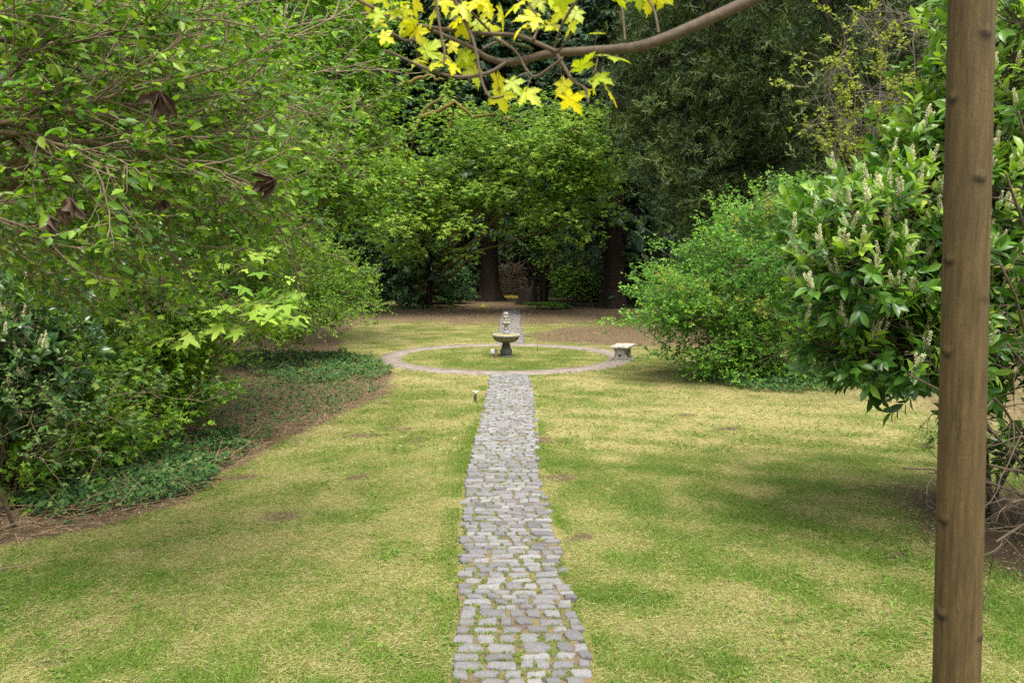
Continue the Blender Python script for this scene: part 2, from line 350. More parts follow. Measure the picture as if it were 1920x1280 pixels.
me.attributes.new('fern', 'FLOAT', 'POINT').data.foreach_set('value', sstep(52, 60, Y.ravel() + .25 * np.abs(X.ravel())).astype(np.float32))
put('ground', me, kind='structure')

# ------------------------------------------------------------------ cobbled path
def sheet(name, y0, y1, z, mat, hw):
    ys = np.arange(y0, y1 + .01, .15); e = (fbm(ys, ys * 0, .5, 7) - .5) * .16; e2 = (fbm(ys, ys * 0, .5, 9) - .5) * .16
    L = np.stack([path_c(ys) - hw + e, ys, np.full_like(ys, z)], -1); R = np.stack([path_c(ys) + hw + e2, ys, np.full_like(ys, z)], -1)
    n = len(ys); V = np.concatenate([L, R]); q = np.stack([np.arange(n - 1), np.arange(n - 1) + n, np.arange(n - 1) + n + 1, np.arange(n - 1) + 1], -1)
    return MB().add(V, [q]).build(name, mat)
m, nt, b = nodes('path_bed')
c = ramp(nt, [(.3, (.075, .052, .03)), (.5, (.14, .10, .055)), (.62, (.17, .14, .035)), (.75, (.10, .12, .025))], noise(nt, 9, 7, .7))
nt.links.new(c, b.inputs['Base Color']); b.inputs['Roughness'].default_value = .95; bump(nt, b, noise(nt, 120, 4), .01)
path = sheet('path', 3.6, RC[1] - RO + .12, .020, m, PW - .03); tag(path, kind='structure')
bk = sheet('path', RC[1] + RO - .12, 44, .020, m, PW - .03); tag(bk, kind='structure'); bk.name = 'back_path'
def sett_mesh(seed):
    r = random.Random(seed); n = 12; ring = []; ch = r.uniform(.08, .2)
    for (x, y) in ((.5, -.5 + ch), (.5, 0), (.5, .5 - ch), (.5 - ch, .5), (0, .5), (-.5 + ch, .5), (-.5, .5 - ch), (-.5, 0), (-.5, -.5 + ch), (-.5 + ch, -.5), (0, -.5), (.5 - ch, -.5)):
        ring.append((x + r.uniform(-.09, .05), y + r.uniform(-.12, .08)))
    sk = r.uniform(-.14, .14); ring = [(x + sk * y, y) for x, y in ring]
    V = [(x, y, -.04) for x, y in ring] + [(x, y, .004) for x, y in ring] + [(x * .92, y * .89, .014 + r.uniform(-.003, .003)) for x, y in ring]
    V.append((r.uniform(-.1, .1), r.uniform(-.1, .1), .0205 + r.uniform(-.004, .004)))
    j = np.arange(n); j2 = (j + 1) % n
    return T(V, np.stack([j, j2, j2 + n, j + n], -1), np.stack([j + n, j2 + n, j2 + 2 * n, j + 2 * n], -1)), np.stack([j + 2 * n, j2 + 2 * n, np.full(n, 3 * n)], -1)
sett_t = []
for k in range(14):
    (v, f), tri = sett_mesh(k); sett_t.append((v, f + [tri]))
sett_me = [MB().add(v, f, r_, 0, False).mesh('sett', M_sett) for (v, f), r_ in zip(sett_t, np.linspace(0, 1, 14))]
rs = random.Random(4); stones = []
def lay(y0, y1):
    y = y0
    while y < y1:
        d = rs.choice([.09, .10, .105, .115, .125, .14]) * rs.uniform(.9, 1.1)
        c = float(path_c(y)); x = c - PW + rs.uniform(-.04, .04); xe = c + PW + rs.uniform(-.05, .03); tilt = rs.uniform(-.05, .05)
        while x < xe - .05:
            w = rs.choice([.10, .12, .13, .15, .17, .20, .25]) * rs.uniform(.9, 1.1)
            if x + w > xe + .05: w = max(.10, xe - x)
            jn = .91 + .09 * min(1, max(0, (y - 5.2) / 2.5))
            if rs.random() > (.02 if y < 20 else .42):
                stones.append((x + w / 2, y + d / 2 + (x - c) * tilt + rs.uniform(-.008, .008), w * jn * rs.uniform(.80, .96), d * jn * rs.uniform(.76, .96), rs.uniform(-.11, .11), rs.uniform(-.011, .004), rs.uniform(-.07, .07), rs.uniform(-.04, .04), rs.randrange(14)))
            x += w
        y += d
lay(3.7, RC[1] - RO + .02); near_n = len(stones); lay(RC[1] + RO, 43.5)
first = [s for s in stones if s[1] > 4.75]
rest_f, rest_b = MB(), MB()
cnt = 0
for (x, y, w, d, rz, dz, tx, ty, k) in stones:
    z = .024 + dz
    mat = Matrix.Translation((x, y, z)) @ Matrix.Rotation(rz, 4, 'Z') @ Matrix.Rotation(tx, 4, 'X') @ Matrix.Rotation(ty, 4, 'Y') @ Matrix.Diagonal((w, d, 1, 1))
    if y > 4.75 and cnt < 298:
        put('sett', sett_me[k], path, matrix=mat); cnt += 1
    else:
        A = np.array(mat); v, f = sett_t[k]
        (rest_f if y < RC[1] else rest_b).add(v @ A[:3, :3].T + A[:3, 3], f, rs.random(), 0, False)
rest_f.build('distant_setts', M_sett, path, kind='stuff'); rest_b.build('distant_setts', M_sett, bk, kind='stuff')

# ring path
a = np.linspace(0, 2 * math.pi, 181)[:-1]; n = len(a)
wob = lambda o: (fbm(np.cos(a) * 3, np.sin(a) * 3, .8, o) - .5) * .10
rad = [RO + .01 + wob(1), RO - .02 + wob(1), (RO + RI) / 2 + a * 0, RI + .02 + wob(5), RI - .01 + wob(5)]; zz = [-.05, .026, .034, .026, -.05]
V = np.concatenate([np.stack([RC[0] + r * np.cos(a), RC[1] + r * np.sin(a), np.full(n, z)], -1) for r, z in zip(rad, zz)])
j = np.arange(n); j2 = (j + 1) % n
MB().add(V, [np.concatenate([np.stack([j + k * n, j2 + k * n, j2 + (k + 1) * n, j + (k + 1) * n], -1) for k in range(4)])], .5, 0, True).build('ring_path', M_conc, kind='structure')

# ------------------------------------------------------------------ grass, weeds in the joints, litter
def cover(n, ymin, ymax, rng, power=1.0, xm=.78):
    u = rng.random(n); y = ymin * (ymax / ymin) ** u if power == 1 else ymin + (ymax - ymin) * u
    return rng.uniform(-xm, xm, n) * y, y
mb = MB(); rng = np.random.default_rng(21)
for (n, y0, y1, Lm, wm) in ((450000, 4.3, 11, .036, .0050), (180000, 11, 46, .05, .0125)):
    x, y = cover(n, y0, y1, rng)
    lit_, so_, dry_, bare_ = zones(x, y)
    edge = np.abs(np.abs(x - path_c(y)) - PW) < .05
    keep = (~on_path(x, y)) & (~on_ring(x, y)) & (rng.random(n) > np.maximum(np.maximum(lit_ * 1.05, so_ * .93), bare_ * .8)) & (rng.random(n) > .55 * edge)
    x, y, dry_ = x[keep], y[keep], dry_[keep]; n = len(x)
    clump = fbm(x, y, .25, 77, 2)
    isdry = rng.random(n) < np.clip((dry_ - .33) * 2.0 - (clump - .5) * 1.0, .08, .88)
    D = np.stack([rng.standard_normal(n), rng.standard_normal(n), np.where(isdry, .25, 1.1) * (.5 + rng.random(n))], -1)
    L = Lm * rng.uniform(.5, 1.5, n) * np.where(isdry, 1.25, .7 + .9 * clump); W = wm * rng.uniform(.6, 1.3, n)
    D = nrm(D); Xv = nrm(np.cross(D, rng.standard_normal((n, 3)))) * W[:, None] / 2
    P = np.stack([x, y, gz(x, y) + .002 + isdry * rng.random(n) * .012], -1)
    V = np.stack([P - Xv, P + Xv, P + D * L[:, None] + np.stack([D[:, 0], D[:, 1], -np.abs(D[:, 2])], -1) * (L * .15)[:, None]], 1)
    t = np.where(isdry, rng.uniform(.5, 1, n), np.clip(rng.uniform(0, .42, n) + (dry_ - .5) * .6, 0, .6))
    mb.add(V.reshape(-1, 3), [np.arange(3 * n).reshape(n, 3)], np.repeat(t, 3))
# taller tufts beside the path
n = 26000; y = 4.8 * (18.5 / 4.8) ** rng.random(n); side = rng.choice([-1, 1], n)
x = path_c(y) + side * (PW + .04 + np.abs(rng.standard_normal(n)) * .10)
k = fbm(x, y, .5, 91, 2) > .5; x, y = x[k], y[k]; n = len(x)
D = nrm(np.stack([rng.standard_normal(n), rng.standard_normal(n), 1 + rng.random(n)], -1)); L = rng.uniform(.02, .055, n)
Xv = nrm(np.cross(D, rng.standard_normal((n, 3)))) * .003; P = np.stack([x, y, gz(x, y)], -1)
mb.add(np.stack([P - Xv, P + Xv, P + D * L[:, None]], 1).reshape(-1, 3), [np.arange(3 * n).reshape(n, 3)], np.repeat(rng.uniform(0, .5, n), 3))
# small weeds in the joints
n = 5600; y = 4.8 * (18.0 / 4.8) ** rng.random(n); x = path_c(y) + rng.uniform(-PW, PW, n)
st = np.array([(s[0], s[1], s[2], s[3]) for s in stones[:near_n]])
keep = np.ones(n, bool)
for i in range(0, n):
    m_ = (np.abs(st[:, 0] - x[i]) < st[:, 2] * .46) & (np.abs(st[:, 1] - y[i]) < st[:, 3] * .44); keep[i] = not m_.any()
keep &= fbm(x, y, .35, 33, 2) > .46
x, y = x[keep], y[keep]; x = np.repeat(x, 7) + rng.normal(0, .012, len(x) * 7); y = np.repeat(y, 7) + rng.normal(0, .012, len(y) * 7); n = len(x)
D = nrm(np.stack([rng.standard_normal(n), rng.standard_normal(n), .6 + rng.random(n)], -1)); L = rng.uniform(.012, .034, n)
Xv = nrm(np.cross(D, rng.standard_normal((n, 3)))) * .0035; P = np.stack([x, y, np.full(n, .026)], -1)
mb.add(np.stack([P - Xv, P + Xv, P + D * L[:, None]], 1).reshape(-1, 3), [np.arange(3 * n).reshape(n, 3)], np.repeat(rng.uniform(0, .55, n), 3))
mb.build('grass', M_grass, label='short patchy green and straw coloured lawn grass on both sides of the path', cat='grass', kind='stuff')
# clover / plantain rosettes in the lawn
mb = MB(); x, y = cover(1500, 4.8, 20, rng); lit_, so_, dry_, bare_ = zones(x, y)
k = (lit_ < .2) & (so_ < .3) & ~on_path(x, y) & ~on_ring(x, y) & (fbm(x, y, 1.3, 55, 2) > .55); x, y = x[k], y[k]
x = np.repeat(x, 7) + rng.normal(0, .03, len(x) * 7); y = np.repeat(y, 7) + rng.normal(0, .03, len(y) * 7); n = len(x)
D = np.stack([rng.standard_normal(n), rng.standard_normal(n), .35 + 0 * x], -1)
scatter(mb, LEAF2, np.stack([x, y, gz(x, y) + .012], -1), D, np.tile([0, 0, 1.0], (n, 1)) + .2 * rng.standard_normal((n, 3)), rng.uniform(.02, .05, n), rng.uniform(.0, .3, n))
mb.build('lawn_weeds', M_grass, label='low broad leaved weeds scattered through the lawn grass', cat='weeds', kind='stuff')
# needle and leaf litter
mb = MB(); x, y = cover(105000, 5.5, 48, rng, xm=.75); lit_, so_, _, bare_ = zones(x, y); k = (rng.random(len(x)) < np.maximum(lit_, np.maximum(so_ * .3, bare_ * .35))) & ~on_ring(x, y)
k |= rng.random(len(x)) < .012
x, y = x[k], y[k]; n = len(x); D = np.stack([rng.standard_normal(n), rng.standard_normal(n), .25 * rng.standard_normal(n)], -1)
scatter(mb, LEAF2, np.stack([x, y, gz(x, y) + .010 + .02 * rng.random(n)], -1), D, np.tile([0, 0, 1.0], (n, 1)) + .4 * rng.standard_normal((n, 3)), rng.uniform(.02, .06, n) * (.6 + y / 25), np.clip(rng.normal(.45, .25, n) + .22 * inpoly(x, y, bed), 0, 1), wid=rng.uniform(.008, .035, n) * (.6 + y / 25))
mb.build('leaf_litter', M_litter, label='brown fallen needles and dry leaves on the beds and under the trees', cat='leaf litter', kind='stuff')
# dry sticks in the left bed
mb = MB(); n = 8000; y = rng.uniform(6.2, 20, n); x = -rng.uniform(.08, .7, n) * y
k = inpoly(x, y, bed); x, y = x[k], y[k]; n = len(x)
P = np.stack([x, y, .02 + .10 * rng.random(n) ** 2], -1); D = np.stack([rng.standard_normal(n), rng.standard_normal(n), .22 * rng.standard_normal(n)], -1)
tubes(mb, grow(rng, P, D, rng.uniform(.15, .6, n), 2, .22), .0045, .002, 3, 0.5)
mb.build('dead_stems', M_straw, label='tangle of dry brown stems lying over the left bed', cat='dead stems', kind='stuff')
# ivy patches
def ivy(name_label, polys, n, hmax, size, mat=M_ivy):
    mb = MB(); poly = [tuple(gp(*p)[:2]) for p in polys]; pa = np.array(poly); r = np.random.default_rng(len(polys) * n)
    x = r.uniform(pa[:, 0].min(), pa[:, 0].max(), n * 3); y = r.uniform(pa[:, 1].min(), pa[:, 1].max(), n * 3)
    w = fbm(x, y, .7, 14) - .5; k = inpoly(x + w * .6, y + w * .9, poly) & (fbm(x, y, .6, 19) > .36); x, y = x[k][:n], y[k][:n]; n = len(x)
    z = hmax * (.25 + .9 * fbm(x, y, .5, 18)) * r.random(n) ** .6
    D = np.stack([r.standard_normal(n), r.standard_normal(n) - .5, -.25 + .5 * r.standard_normal(n)], -1)
    Nn = np.tile([0, -.45, 1.0], (n, 1)) + .45 * r.standard_normal((n, 3))
    scatter(mb, FIVE, np.stack([x, y, z + .02], -1), D, Nn, r.uniform(.7, 1.25, n) * size, np.clip(r.normal(.45, .25, n), 0, 1))
    return mb.build('ivy_patch', mat, label=name_label, cat='ivy', kind='stuff')
ivy('dark green ivy patch at the near corner of the left bed', [(20, 990), (300, 945), (405, 915), (470, 850), (430, 820), (300, 840), (150, 880), (20, 930)], 5600, .24, .055)
ivy('dense ivy mound at the tip of the left bed near the ring path', [(440, 700), (560, 725), (700, 722), (730, 705), (715, 680), (640, 668), (540, 668), (430, 670)], 7000, .30, .06)
ivy('thin ivy trailing among dry stems along the whole left bed', [(60, 1000), (200, 975), (365, 925), (440, 868), (560, 806), (690, 748), (735, 725), (640, 715), (450, 700), (330, 780), (150, 900)], 3300, .16, .055)
ivy('low ivy under the bright green bush right of the lawn', [(1290, 690), (1330, 722), (1450, 735), (1580, 738), (1600, 700), (1400, 680)], 5000, .26, .06)

# ------------------------------------------------------------------ plants
def bez3(P0, C0, C1, P1, K):
    t = np.linspace(0, 1, K + 1)[None, :, None]; P0, C0, C1, P1 = [np.asarray(a_, float)[:, None, :] for a_ in (P0, C0, C1, P1)]
    return P0 * (1 - t) ** 3 + 3 * C0 * t * (1 - t) ** 2 + 3 * C1 * t * t * (1 - t) + P1 * t ** 3
def leaves_on(rng, tw, per, mode='up', ang=.9, t0=.15):
    """leaf position, direction, normal along twigs"""
    p, d, i, t = spawn(rng, tw, per, t0, 1.0, ang, .3, per=True)
    n = len(p)
    if mode == 'up': nn = np.tile([0, -.55, 1.0], (n, 1)) + .55 * rng.standard_normal((n, 3)); d = nrm(d * np.array([1, 1, .55]) + [0, 0, -.12])
    elif mode == 'flat': nn = np.tile([0, -.35, 1.0], (n, 1)) + .3 * rng.standard_normal((n, 3)); d = nrm(d * np.array([1, 1, .2]) + [0, 0, -.18])
    else: nn = np.tile([0, 0, .5], (n, 1)) + rng.standard_normal((n, 3))
    return p, d, nn, i
def shrub(name, base, blobs, label, cat, mleaf, mwood, seed=1, limbs=10, clusters=200, twigs=12, per=7, cr=.35, twig_len=.35, leaf=.06, tpl=LEAF2, stem_r=.03,
          shell=(.55, 1.0), mode='up', group=None, tint=(.5, .22), updir=.35, parts=('crown', 'stems'), twr=.003, lumpy=.25, out=.7, conn=True, wfac=1.0, build=True, zf=.75):
    """blobs: (centre, radii, weight) in world metres"""
    r = np.random.default_rng(seed); base = np.asarray(base, float)
    C = np.array([b_[0] for b_ in blobs], float); R = np.array([b_[1] for b_ in blobs], float); W = np.array([b_[2] if len(b_) > 2 else 1 for b_ in blobs], float); W /= W.sum()
    def inside(n, lo, hi):
        k = r.choice(len(C), n, p=W); d = nrm(r.standard_normal((n, 3))); rad = r.uniform(lo ** 2, hi ** 2, n) ** .5
        rad = rad * (1 + lumpy * r.standard_normal(n) * .6); return C[k] + d * rad[:, None] * R[k], d, k
    ends, _, _ = inside(limbs, .25, .75)
    b0 = base + np.stack([r.normal(0, stem_r * 1.6, limbs), r.normal(0, stem_r * 1.6, limbs), np.zeros(limbs)], -1)
    ctl = b0 * .45 + ends * .55; ctl[:, :2] = b0[:, :2] * .7 + ends[:, :2] * .3; ctl[:, 2] = base[2] + (ends[:, 2] - base[2]) * .7
    L = bez(b0, ctl, ends, 8); L[:, 1:-1] += r.normal(0, .03, L[:, 1:-1].shape) * np.linalg.norm(ends - b0, axis=1)[:, None, None] * .4
    wood = MB(); tubes(wood, L, stem_r * r.uniform(.6, 1.1, limbs), stem_r * .25, 6)
    cl, d, k = inside(clusters, *shell); cl[:, 2] = np.maximum(cl[:, 2], base[2] + .05)
    LP = L[:, 3:].reshape(-1, 3); near = np.array([np.argmin(((LP - c_) ** 2).sum(1) + r.random(len(LP)) * .05) for c_ in cl])
    q = LP[near]; mid = q * .5 + cl * .5 + np.array([0, 0, 1.0]) * (np.linalg.norm(cl - q, axis=1) * .18)[:, None]
    if conn: tubes(wood, bez(q, mid, cl, 4), stem_r * .28, twr * 1.3, 3)
    n = clusters * twigs; ci = np.repeat(np.arange(clusters), twigs)
    st_ = cl[ci] + r.standard_normal((n, 3)) * cr * .5 * np.array([1, 1, zf])
    dirn = nrm(d[ci] * out + r.standard_normal((n, 3)) * .6 + np.array([0, 0, updir])); tl = twig_len * r.uniform(.5, 1.3, n)
    tw = grow(r, st_, dirn, tl, 2, .15, (0, 0, 1), .05)
    if twr < .004: tubes(wood, tw[::2], twr, twr * .5, 3)
    p, dd, nn, i = leaves_on(r, tw, per, mode)
    ctint = r.normal(0, .17, clusters)[ci][i]; m = len(p)
    s_ = leaf * r.uniform(.6, 1.25, m)
    lf = MB(); t_ = np.clip(r.normal(tint[0], tint[1], m) + ctint, 0, 1)
    if not build: return dict(p=p, d=dd, n=nn, s=s_, t=t_, wood=wood, tw=tw, cl=cl, ci=ci)
    scatter(lf, tpl, p, dd, nn, s_, t_, wid=s_ * wfac)
    e = empty(name, base, label, cat, group)
    for mbx, nm, mt in ((lf, parts[0], mleaf), (wood, parts[1], mwood)):
        o = mbx.build(nm, mt, e, kind='stuff'); o.matrix_parent_inverse = Matrix.Translation(-Vector(base))
    return e
def pick_visible(p, s, n, cell):
    px, py, dep = project(p); ok = (px > 5) & (px < 1915) & (py > 5) & (py < 1275) & (dep > .5)
    order = np.argsort(dep); seen = {}; out = []
    key = (px // cell).astype(int) * 10000 + (py // cell).astype(int)
    for i in order:
        if ok[i] and key[i] not in seen: seen[key[i]] = 1; out.append(i)
    out = np.array(out); out = out[np.argsort(-(s[out] / dep[out]))][:n]
    return out
def leaf_objects(root, base, tpls, mat, p, d, nn, s, t, sel, name='leaf', wf=1.0):
    mes = {}
    for a_, tp in enumerate(tpls):
        for b_, tt in enumerate((.1, .3, .5, .7, .95)):
            mes[a_, b_] = MB().add(tp[0], tp[1], tt, 0, True).mesh(name, mat)
    X_, D_, Z_ = frames(d[sel], nn[sel])
    for q, i in enumerate(sel):
        M = Matrix.Identity(4)
        for r_ in range(3): M[r_][0] = X_[q, r_] * s[i] * wf; M[r_][1] = D_[q, r_] * s[i]; M[r_][2] = Z_[q, r_] * s[i]; M[r_][3] = p[i, r_] - base[r_]
        put(name, mes[q % len(tpls), min(4, int(t[i] * 5))], root, matrix=M)

# conifer with drooping flat sprays
def conifer(seed, Ht, tr, zmin, nbr, Lmax, per=26, spray=.6, droop=.10, top=.75, mleaf=M_cedar, skirt=0.0):
    r = np.random.default_rng(seed); f = np.sort(r.random(nbr)) ** 1.05
    z = zmin + (Ht - zmin) * f; az = np.arange(nbr) * 2.399963 + r.normal(0, .3, nbr)
    L = Lmax * (1 - f) ** top * r.uniform(.7, 1.15, nbr) + .35
    P = np.stack([.6 * tr * (1 - z / Ht) * np.cos(az), .6 * tr * (1 - z / Ht) * np.sin(az), z], -1)
    D = np.stack([np.cos(az), np.sin(az), .15 + .35 * f - skirt * (1 - f)], -1)
    br = grow(r, P, D, L, 7, .07, (0, 0, -1), droop); br[:, 5:, 2] += np.array([0, .04, .10])[None, :br.shape[1] - 5] * L[:, None] * .5
    wood = MB(); tubes(wood, br, .03 * L / Lmax + .012, .006, 4)
    p, d, i, t = spawn(r, br, per, .18, 1.0, .85, .25, per=True); n = len(p)
    d = nrm(d * np.array([1, 1, .35]) + [0, 0, -.30]); nn = np.tile([0, 0, 1.0], (n, 1)) + .25 * r.standard_normal((n, 3))
    s_ = spray * r.uniform(.6, 1.25, n) * (.6 + .5 * (1 - t)); lf = MB()
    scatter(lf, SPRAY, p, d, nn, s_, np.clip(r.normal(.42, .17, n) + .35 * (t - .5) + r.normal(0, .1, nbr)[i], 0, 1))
    # trunk with flared, fluted foot
    K = 26; zz_ = np.concatenate([np.linspace(-.3, 2.2, 12), np.linspace(2.2, Ht, K - 11)[1:]]); m = 22; a_ = np.arange(m) * 2 * math.pi / m
    ph = r.uniform(0, 6, 3)
    rad = tr * (1 - .93 * np.clip(zz_ / Ht, 0, 1)) [:, None] * (1 + .55 * np.exp(-np.maximum(zz_, 0) / .55)[:, None] * (1 + .5 * np.sin(5 * a_ + ph[0]) + .3 * np.sin(9 * a_ + ph[1]))[None] + .05 * np.sin(7 * a_ + ph[2])[None])
    V = np.stack([rad * np.cos(a_), rad * np.sin(a_), np.broadcast_to(zz_[:, None], rad.shape)], -1).reshape(-1, 3)
    k_ = (np.arange(len(zz_) - 1) * m)[:, None]; j = np.arange(m)[None]; j2 = (j + 1) % m
    tk = MB().add(V, [np.stack([k_ + j, k_ + j2, k_ + m + j2, k_ + m + j], -1).reshape(-1, 4)], .5, 0, True)
    return lf.mesh('crown', mleaf), wood.mesh('branches', M_cbark), tk.mesh('trunk', M_cbark)
def plant_tree(name, meshes, loc, rz, sc, label, cat='tree', group=None):
    e = empty(name, loc, label, cat, group); e.rotation_euler = (0, 0, rz); e.scale = (sc, sc, sc)
    for nm, me in zip(('crown', 'branches', 'trunk'), meshes):
        o = put(nm, me, e)
        if nm != 'trunk': o['kind'] = 'stuff'
    return e
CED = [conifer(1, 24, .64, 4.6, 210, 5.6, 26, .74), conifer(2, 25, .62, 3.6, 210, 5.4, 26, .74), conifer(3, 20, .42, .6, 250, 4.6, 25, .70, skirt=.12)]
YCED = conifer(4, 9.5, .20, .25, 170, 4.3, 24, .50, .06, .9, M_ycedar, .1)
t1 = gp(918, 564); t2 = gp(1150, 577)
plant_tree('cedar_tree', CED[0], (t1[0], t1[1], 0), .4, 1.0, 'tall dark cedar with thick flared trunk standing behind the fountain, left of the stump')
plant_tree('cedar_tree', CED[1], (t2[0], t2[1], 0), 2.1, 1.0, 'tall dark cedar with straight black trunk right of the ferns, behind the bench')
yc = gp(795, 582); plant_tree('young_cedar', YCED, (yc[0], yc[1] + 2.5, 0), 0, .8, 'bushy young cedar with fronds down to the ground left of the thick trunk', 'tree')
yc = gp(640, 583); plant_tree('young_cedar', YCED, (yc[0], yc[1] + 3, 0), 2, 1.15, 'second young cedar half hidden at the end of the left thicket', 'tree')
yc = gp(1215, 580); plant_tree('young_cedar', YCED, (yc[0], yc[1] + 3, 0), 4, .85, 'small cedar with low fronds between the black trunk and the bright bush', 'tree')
rb = random.Random(8); lab_f = 'tall dark conifer standing deep in the forest behind the clearing'
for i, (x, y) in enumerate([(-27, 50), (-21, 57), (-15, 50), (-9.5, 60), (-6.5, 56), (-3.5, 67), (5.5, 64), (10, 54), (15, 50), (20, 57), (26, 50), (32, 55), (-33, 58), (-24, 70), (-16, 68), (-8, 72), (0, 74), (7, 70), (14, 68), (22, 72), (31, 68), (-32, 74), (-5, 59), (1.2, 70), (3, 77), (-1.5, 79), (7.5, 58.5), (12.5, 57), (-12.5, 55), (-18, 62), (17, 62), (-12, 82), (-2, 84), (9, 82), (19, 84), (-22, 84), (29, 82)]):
    plant_tree('forest_conifer', CED[2 if i % 3 else 0], (x + rb.uniform(-1, 1), y, float(added_hill(np.array(x), np.array(y)))), rb.uniform(0, 6), rb.uniform(.95, 1.2), lab_f, 'tree', 'conifers deep in the forest')

# cypress with brown dead fronds, right of the centre
def B(px, py, Yd, rpx, rpy, ry=None, w=1.0):
    c_ = at(px, py, Yd); k = Yd / F; return (c_, (rpx * k, (ry if ry else rpx * k), rpy * k), w)
cy = at(1390, 575, 33); 
e = shrub('cypress_tree', (cy[0], 33, 0), [B(1400, 60, 33, 150, 190, 3, 1.4), B(1330, 300, 33, 120, 170, 3, 1.2), B(1480, 250, 33, 110, 200, 3, 1.1), B(1240, 120, 35, 90, 190, 2.5, .9), B(1400, -220, 34, 140, 200, 3, 1)],
          'big cypress with dull green and brown dead fronds behind the bright bush', 'tree', M_cypress, M_cbark, 31, 16, 760, 11, 6, .7, .6, .42, BRUSH, .14, (.4, 1.0), 'any', tint=(.42, .2), updir=.15, twr=.006, parts=('crown', 'limbs'))
e2 = shrub('cypress_tree', (cy[0], 33, 0), [B(1390, 40, 31.9, 140, 180, 3), B(1330, 290, 31.9, 110, 150, 3), B(1250, 200, 33.8, 90, 170, 2.5), B(1480, 220, 31.9, 100, 160, 3)], 'x', 'x', M_deadfr, M_grey_twig, 32, 10, 430, 12, 5, .9, .6, .45, BRUSH, .04, (.5, .97), 'any', tint=(.5, .25), updir=-.5, twr=.008)
for o in list(e2.children):
    o.parent = e; o.name = {'crown': 'dead_fronds', 'stems': 'dead_twigs'}[o.name.split('.')[0]]; o['kind'] = 'stuff'
bpy.data.objects.remove(e2)

# vine maple with mossy arching limbs in the centre
vb = at(790, 570, 47)
e = shrub('vine_maple', (vb[0], 47, 0), [B(870, 330, 40, 150, 100, 3, 1.5), B(1010, 300, 40, 130, 75, 3, 1.1), B(770, 380, 40, 110, 90, 3, 1), B(1060, 250, 39, 70, 35, 2, .4), B(900, 250, 41, 110, 45, 2, .5), B(1040, 400, 41, 100, 60, 2.5, .6), B(1110, 310, 39.5, 60, 40, 2, .35), B(690, 300, 40, 90, 90, 2.5, .6)],
          'vine maple with fresh light green layered leaves and mossy arching limbs behind the fountain', 'tree', M_vine, M_moss_limb, 41, 16, 330, 17, 7, 1.15, .65, .25, THREE, .09, (.3, 1.12), 'flat', updir=.1, twr=.006, lumpy=.45, tint=(.66, .2), parts=('crown', 'limbs'), zf=.22)
mb = MB(); r = np.random.default_rng(3)
for pl in ([(735, 290, 40), (770, 250, 39.5), (800, 200, 39.2), (830, 180, 39), (850, 200, 39), (846, 260, 39)], [(790, 220, 39), (830, 205, 39), (860, 190, 38.8), (880, 215, 38.8), (940, 215, 38.6), (980, 240, 38.5)], [(745, 160, 39), (800, 142, 38.6), (830, 148, 38.4)], [(735, 330, 39), (770, 350, 38.6), (800, 375, 38.6)], [(790, 440, 46), (745, 360, 42), (790, 220, 39.2)], [(790, 440, 46), (850, 330, 42), (920, 215, 39.2)]):
    q = np.array([at(*p_) for p_ in pl]); k = np.linspace(0, len(q) - 1, 14); q = np.stack([np.interp(k, np.arange(len(q)), q[:, c_]) for c_ in range(3)], -1); q += r.normal(0, .05, q.shape)
    tubes(mb, q[None], .11, .05, 6)
o = mb.build('mossy_limbs', M_moss_limb, e); o.matrix_parent_inverse = Matrix.Translation(-Vector((vb[0], 47, 0)))

# left-centre broadleaf tree behind the thicket
shrub('broadleaf_tree', (at(560, 600, 26)[0], 26, 0), [B(600, 120, 26, 110, 140, 3, 1.3), B(520, 260, 25, 120, 150, 3, 1.2), B(640, 330, 25, 80, 90, 2.5, .8), B(420, 80, 26, 140, 150, 3, 1.1), B(690, 200, 26, 45, 120, 2, .5), B(640, -60, 26, 150, 120, 3, 1)],
      'fresh green broadleaf tree rising behind the left thicket', 'tree', M_fresh, M_twig, 51, 16, 480, 16, 7, .8, .5, .15, LEAF2, .10, (.35, 1.08), 'flat', twr=.004, lumpy=.4, zf=.3, tint=(.58, .2), parts=('crown', 'limbs'))
shrub('broadleaf_tree', (at(250, 600, 19)[0], 19, 0), [B(250, 120, 18, 250, 180, 3, 1.4), B(120, 330, 17, 220, 170, 2.5, 1.2), B(380, 330, 18, 130, 150, 2.5, 1), B(60, 30, 18, 200, 160, 3, 1)],
      'dense leafy tree at the far left behind the arching branches', 'tree', M_fresh, M_twig, 52, 16, 360, 15, 7, .8, .45, .12, LEAF2, .09, (.3, 1.05), 'up', twr=.004, lumpy=.4, zf=.4, tint=(.36, .2), parts=('crown', 'limbs'))
# privet like bush at the end of the thicket
shrub('small_leaved_bush', (*gp(570, 612)[:2], 0), [B(590, 520, 21, 85, 60, 1.3, 1), B(520, 560, 20.5, 90, 55, 1.3, 1), B(650, 530, 21.5, 40, 35, .8, .5), B(480, 480, 20, 90, 70, 1.3, .9), B(590, 590, 20, 90, 35, 1, .8), B(480, 610, 19, 90, 40, 1, .6)],
      'airy small leaved bush at the far end of the left thicket', 'shrub', M_fresh, M_twig, 53, 12, 300, 15, 8, .38, .34, .07, LEAF2, .022, (.4, 1.08), 'up', twr=.003, lumpy=.4, parts=('foliage', 'stems'), tint=(.6, .2), zf=.4)

